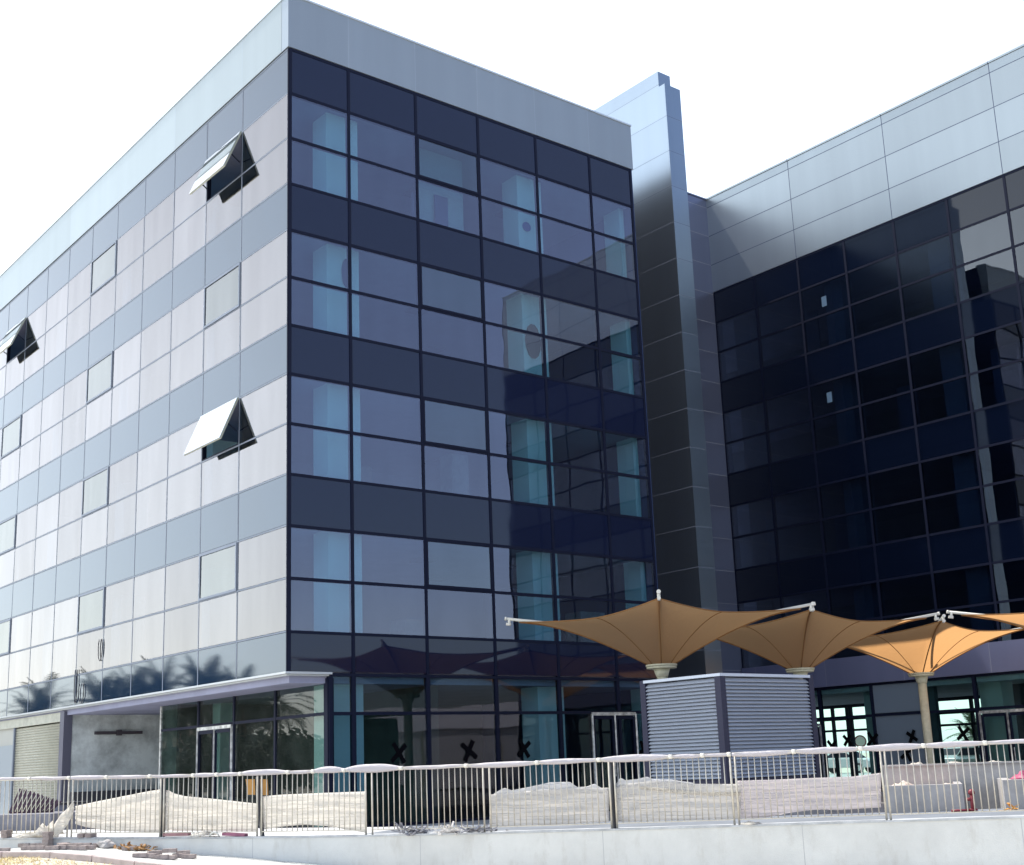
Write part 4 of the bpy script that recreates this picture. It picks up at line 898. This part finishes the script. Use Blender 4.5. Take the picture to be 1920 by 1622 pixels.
# hydrant and orange leaves in front of the planters
c = rl(spt(1815, 2.3), 2.3, .36); hy = thing('standpipe', 'small red water standpipe beside the low box planter', 'standpipe', c)
b = MB(); b.tube([c, c + Vector((0, 0, .30))], .035, 12); b.tube([c + Vector((0, 0, .02)), c + Vector((0, 0, .05))], .07, 12); b.build('pipe', M_RED, hy)
b = MB(); b.tube([c + Vector((0, 0, .28)), c + Vector((0, 0, .33)), c + Vector((0, 0, .36))], [.055, .05, .02], 12); b.tube([c + Vector((0, 0, .2)), c + Vector((-.09, .05, .2))], .025, 8); b.build('valve', M_RED, hy)
b = MB(); b.tube([c + Vector((.0, 0, .03)), c + Vector((-.2, .1, .03)), c + Vector((-.32, .2, .03))], .02, 8); b.build('hose_stub', M_RED, hy)
c = rl(spt(1890, 2.1), 2.1, .38); pile('orange_scrap', c, 12, .08, mat('orange_plastic', (.70, .34, .08), .6), 'curled orange scrap on the walkway near the right edge', 'debris')
# grille stack behind the railing at left
M_RUST = mat('rusty_dark', (.08, .045, .07), .8); M_INF = mat('frame_infill', (.42, .42, .48), .6)
ORD = ['leftmost', 'second from the left', 'third from the left', 'fourth from the left', 'fifth from the left', 'sixth and middle one', 'fifth from the right', 'fourth from the right', 'third from the right', 'second from the right', 'rightmost']
for k in range(11):
    px = 22 + k * 7.2; q = 4.2; sq_ = spt(px, q); base = rl(sq_, q, .725); hgt = .52 - .03 * k
    tp = base + Vector((0, 0, hgt)) + Vector((RD.x, RD.y, 0)) * .26; w_ = Vector((RN.x, RN.y, 0)) * .10
    fr = MB(); fr.bar(base, tp, .022, .03); fr.bar(base + w_, tp + w_, .02, .03); fr.bar(base + w_ * .5, base + w_ * .5 + Vector((RD.x, RD.y, 0)) * .1, .03, .04)
    tag(fr.build('leaning_slat', M_RUST, org=base), 'dark slat, %s in the row leaning before the roller shutter' % ORD[k], 'slat', 'slats leaning before the roller shutter')
b = MB(); rbox(b, spt(-20, 3.2), spt(100, 3.2), 3.2, 5.4, 0, .71); tag(b.build('low_platform', mat('platform_block', (.22, .22, .25), .9, var=.3)), 'low concrete platform under the leaning slats', 'platform')
b = MB(); rbox(b, spt(102, 5), spt(124, 5), 5, 6, 0, .85); bx_ = thing('dark_cabinet', 'small dark cabinet beside the pier of the roller shutter', 'cabinet', rl(spt(112, 5), 5, 0))
b.build('body', mat('cabinet_paint', (.16, .17, .22), .5), bx_); b = MB(); rbox(b, spt(102, 5) - .03, spt(124, 5) + .03, 4.97, 6.03, .85, .9); b.build('lid', M_POST, bx_)

# ---------------------------------------------------------------- surroundings (seen through the lobby and mirrored in the glass)
def palm(c, h, cr, label, seed, nf=34):
    r_ = random.Random(seed); c = Vector(c); root = thing('palm_tree', label, 'tree', c, 'date palms across the road')
    tb_ = MB(); tb_.tube([c + Vector((.05 * math.sin(i), 0, h * i / 8)) for i in range(9)], [.28 - .012 * i for i in range(9)], 10); tb_.build('trunk', PT, root)
    cb_ = MB(); top = c + Vector((0, 0, h))
    for i in range(nf):
        az = i * 2.399; el = R(78 - 95 * (i / nf)); L_ = cr * r_.uniform(.85, 1.1); prev = top
        d = Vector((math.cos(az) * math.cos(el), math.sin(az) * math.cos(el), math.sin(el)))
        for k in range(9):
            d = (d + Vector((0, 0, -.10 - .012 * k))).normalized(); nx_ = prev + d * L_ / 9; side = d.cross(Vector((0, 0, 1))).normalized()
            kk = len(cb_.v)
            if k > 0:
                for sg in (-1, 1):
                    for j in range(4):
                        q_ = prev.lerp(nx_, j / 4); ln = cr * .26 * math.sin(math.pi * (.12 + .85 * k / 9)); e = q_ + side * sg * ln * .8 + d * ln * .55 - Vector((0, 0, ln * .15 * r_.random())); kk = len(cb_.v)
                        cb_.v += [tuple(q_), tuple(q_ + d * .07), tuple(e)]; cb_.f.append((kk, kk + 1, kk + 2)); cb_.sm.append(False)
            kk = len(cb_.v); cb_.v += [tuple(prev - side * .02), tuple(prev + side * .02), tuple(nx_)]; cb_.f.append((kk, kk + 1, kk + 2)); cb_.sm.append(False)
            prev = nx_
    cb_.build('crown', PL, root); return root
PT = mat('palm_trunk', (.22, .16, .11), .9, var=.4, vscale=6, bump=.8, bscale=8); PL = mat('palm_leaf', (.045, .075, .04), .6, var=.4, vscale=2)
pp = on_axis(0, 62, 1832, 1372); palm((62, pp.y, 0), 1.9, 2.5, 'grey green palm crown seen through the lobby right of the orange umbrella mast', 5, 46)
for k, (x, y, h, c_, w_) in enumerate(((-13.5, 45, 4.9, 2.7, 'first, nearest the road'), (-16, 48, 5.5, 2.9, 'second, tall'), (-18.5, 51, 5.7, 3.0, 'third, full crowned'), (-16.5, 54, 5.7, 3.0, 'fourth'), (-18.2, 42.5, 5.9, 2.8, 'leaning, near end'), (-19.5, 45.5, 6.1, 3.0, 'crowded in'), (-17.2, 46.2, 5.9, 3.0, 'dense, near the front'), (-15.2, 51, 5.6, 2.8, 'half hidden, middle'), (-20.5, 42.8, 5.6, 2.9, 'partly hidden, near end'), (-20, 57, 6.2, 3.2, 'fifth, tallest'), (-22, 50, 5.6, 3.0, 'sixth, set back'),
                                         (-12.5, 55, 5.0, 2.7, 'seventh, slim'), (-15.5, 62, 6.0, 3.2, 'eighth'), (-9.5, 62, 4.7, 2.6, 'ninth, low'), (-8.6, 74, 5.2, 3.0, 'tenth, far'), (-12, 80, 6.0, 3.2, 'eleventh, far'), (-9, 88, 5.8, 3.2, 'twelfth, farthest'))):
    palm((x, y, -.1), h, c_, 'date palm mirrored in the lower side glass, %s of the row' % w_, 20 + k, 40)
def bush(c, rx, rz_, label, seed):
    r_ = random.Random(seed); c = Vector(c); root = thing('roadside_tree', label, 'tree', c, 'round trees across the road')
    tb_ = MB(); tb_.tube([c, c + Vector((.1, 0, rz_ * .9)), c + Vector((.2, .1, rz_ * 1.4))], [.16, .12, .05], 8); tb_.build('trunk', PT, root)
    cb_ = MB(); 
    for _ in range(1500):
        d = Vector((r_.gauss(0, 1), r_.gauss(0, 1), r_.gauss(0, 1))).normalized() * (r_.random() ** .45); k = 1 + .35 * noise.noise(d * 2 + Vector((seed, 0, 0)))
        p = c + Vector((d.x * rx * k, d.y * rx * k, rz_ * 1.15 + d.z * rz_ * k * .8)); a = r_.uniform(.1, .24); n_ = Vector((r_.gauss(0, 1), r_.gauss(0, 1), r_.gauss(0, 1))).normalized(); t1 = n_.orthogonal().normalized() * a; t2 = n_.cross(t1)
        kk = len(cb_.v); cb_.v += [tuple(p - t1), tuple(p + t2 * .6), tuple(p + t1), tuple(p - t2 * .6)]; cb_.f.append((kk, kk + 1, kk + 2, kk + 3)); cb_.sm.append(False)
    cb_.build('crown', BL, root)
BL = mat('broad_leaf', (.04, .08, .035), .6, var=.4, vscale=1)
for k, (x, y, rx, rz_, w_) in enumerate(((-13, 29, 2.4, 1.7, 'nearest and roundest'), (-15.5, 33, 2.6, 1.9, 'second in the row'), (-14, 38, 2.6, 2.0, 'third in the row'), (-17.5, 41, 2.8, 1.9, 'fourth in the row'), (-12.5, 42.5, 2.3, 1.6, 'fifth in the row'), (-18, 36, 2.6, 1.6, 'set back behind the second'), (-20, 46, 3, 2.1, 'largest at the far end'), (-11, 49, 2.2, 1.5, 'smallest at the far end'))):
    bush((x, y, 0), rx, rz_, 'round green tree mirrored in the shop glass, %s' % w_, 50 + k)
# low pale house and wall across the road
hs = thing('low_house', 'low sand coloured house across the road beyond the left side', 'building', (-30, 90, 0))
M_SAND = mat('sand_render', (.48, .42, .34), .9, var=.15)
MB().box(-40, -20, 84, 96, 0, 5.2).build('wall', M_SAND, hs); MB().box(-40.3, -19.7, 83.7, 96.3, 5.2, 5.6).build('roof', M_SAND, hs)
for x in (-37, -33, -29, -25): MB().box(x, x + 1.3, 83.9, 84, 2.4, 4).build('window', M_MUL, hs)
tn = thing('reflection_block', 'long white tent shaped block out of view, added for the pale patch mirrored in the lower right shop glass', 'reflection stand-in', (31, -34, 0))  # unseen block, added so the shop glass mirrors a pale patch
M_REFLBLK = mat('reflection_white', (.80, .80, .86), .8)
tv_, td_ = Vector((.80, .60)), Vector((.60, -.80)); tc_ = Vector((30.5, -33.5))
def tq(a, b): p = tc_ + tv_ * a + td_ * b; return (p.x, p.y)
b = MB(); b.prism([tq(-7, 0), tq(-7, 6), tq(6, 6), tq(6, 0)][::-1], 0, 3.6); b.build('wall', M_REFLBLK, tn)
b = MB(); k = 0; b.v = [(*tq(-7.2, -.2), 3.6), (*tq(6.2, -.2), 3.6), (*tq(6.2, 6.2), 3.6), (*tq(-7.2, 6.2), 3.6), (*tq(-7.2, 3), 5.0), (*tq(6.2, 3), 5.0)]
b.f = [(0, 1, 5, 4), (2, 3, 4, 5), (0, 4, 3), (1, 2, 5), (0, 3, 2, 1)]; b.sm = [False] * 5; b.build('roof', M_REFLBLK, tn)
for a_ in (-7, -2.6, 1.8, 6): b = MB(); b.bar((*tq(a_, -.1), 0), (*tq(a_, -.1), 3.6), .12); b.build('pole', M_MAST, tn)
# yard behind the lobby
cv = thing('rear_canopy', 'pale slatted canopy roof seen through the lobby above the yard', 'canopy', (42, 8, 0))
MB().box(36, 44, -2, 14, 3.95, 4.1).build('roof', mat('pale_slats', (.55, .60, .52), .6, var=.3, vscale=3), cv)
for x, y in ((43.6, 13.6), (43.6, 6), (43.6, -1.6)): MB().box(x - .1, x + .1, y - .1, y + .1, 0, 3.95).build('post', M_ARM, cv)
def car(c, rz, colr, label):
    root = thing('parked_car', label, 'car', c, 'cars parked beyond the lobby'); b = MB()
    prof = [(-2.1, .35), (-2.15, .75), (-1.9, .9), (-1.2, .98), (-.6, 1.42), (.7, 1.45), (1.35, 1.0), (2.05, .85), (2.12, .4)]
    for sg in (-1, 1):
        for x, z in prof: b.v.append((x, sg * (.84 if z < 1.1 else .66), z))
    n_ = len(prof); b.f.append(tuple(range(n_))); b.f.append(tuple(reversed(range(n_, 2 * n_)))); b.sm += [False, False]
    for i in range(n_): b.f.append((i, i + n_, (i + 1) % n_ + n_, (i + 1) % n_)); b.sm.append(False)
    def ob(bb, nm, m_, par):
        o = bpy.data.objects.new(nm, bb.mesh(nm, m_)); col.objects.link(o); o.parent = par; return o
    body = ob(b, 'body', mat('car_paint', colr, .25), root); d = body.modifiers.new('b', 'BEVEL'); d.width = .06; d.segments = 3
    gl = MB(); gl.v = [(-.55, .0, 1.36), (.62, 0, 1.38), (1.1, 0, 1.06), (-1.05, 0, 1.04)]
    gl.v = [(x, s_ * y_, z) for s_ in (-1, 1) for (x, z, y_) in ((-.5, 1.34, .70), (.6, 1.36, .70), (1.05, 1.05, .83), (-.95, 1.04, .83))]
    gl.f = [(0, 1, 2, 3), (7, 6, 5, 4)]; gl.sm = [False] * 2; ob(gl, 'side_window', M_MUL, root)
    ws = MB(); ws.v = [(.74, -.6, 1.42), (.74, .6, 1.42), (1.33, .74, 1.03), (1.33, -.74, 1.03), (-.66, -.6, 1.40), (-.66, .6, 1.40), (-1.2, .74, 1.0), (-1.2, -.74, 1.0)]; ws.f = [(0, 1, 2, 3), (7, 6, 5, 4)]; ws.sm = [False] * 2; ob(ws, 'windscreen', M_MUL, root)
    for x in (-1.35, 1.35):
        for sg in (-1, 1):
            wv = MB(); wv.tube([(x, sg * .72, .33), (x, sg * .88, .33)], .33, 20); ww = ob(wv, 'wheel', M_POST, root)
            hv = MB(); hv.tube([(x, sg * .88, .33), (x, sg * .895, .33)], .19, 14); ob(hv, 'rim', M_FRAME, ww)
    for sg in (-1, 1):
        hl = MB(); hl.box(2.03, 2.13, sg * .6 - .14, sg * .6 + .14, .62, .76); ob(hl, 'headlight', M_ARM, root)
    root.rotation_euler = (0, 0, rz); return root
for px, d_, cc, lb, rz in ((1838, 44, (.75, .75, .75), 'white car parked beyond the lobby below the palm', R(200)), (1800, 52, (.45, .45, .48), 'silver car parked left of the white one beyond the lobby', R(190)), (1585, 58, (.6, .6, .62), 'pale car seen through the lobby left of the grey infill panel', R(100))):
    q_ = on_axis(0, d_, px, 1430); car((d_, q_.y, .01), rz, cc, lb)
c = on_axis(0, 44, 1613, 1390); rsn = thing('road_sign', 'round white road sign on a thin pole seen through the lobby', 'sign', (44, c.y, 0))
b = MB(); b.tube([(44, c.y, 0), (44, c.y, c.z)], .035, 8); b.build('pole', M_FRAME, rsn)
dv = Vector((-.75, -.62, 0)).normalized(); cc = Vector((44, c.y, c.z)) + dv * .05
b = MB(); b.tube([cc, cc + dv * .02], .33, 28); b.build('face', M_RED, rsn); b = MB(); b.tube([cc + dv * .022, cc + dv * .03], .26, 28); b.build('centre', M_ARM, rsn)
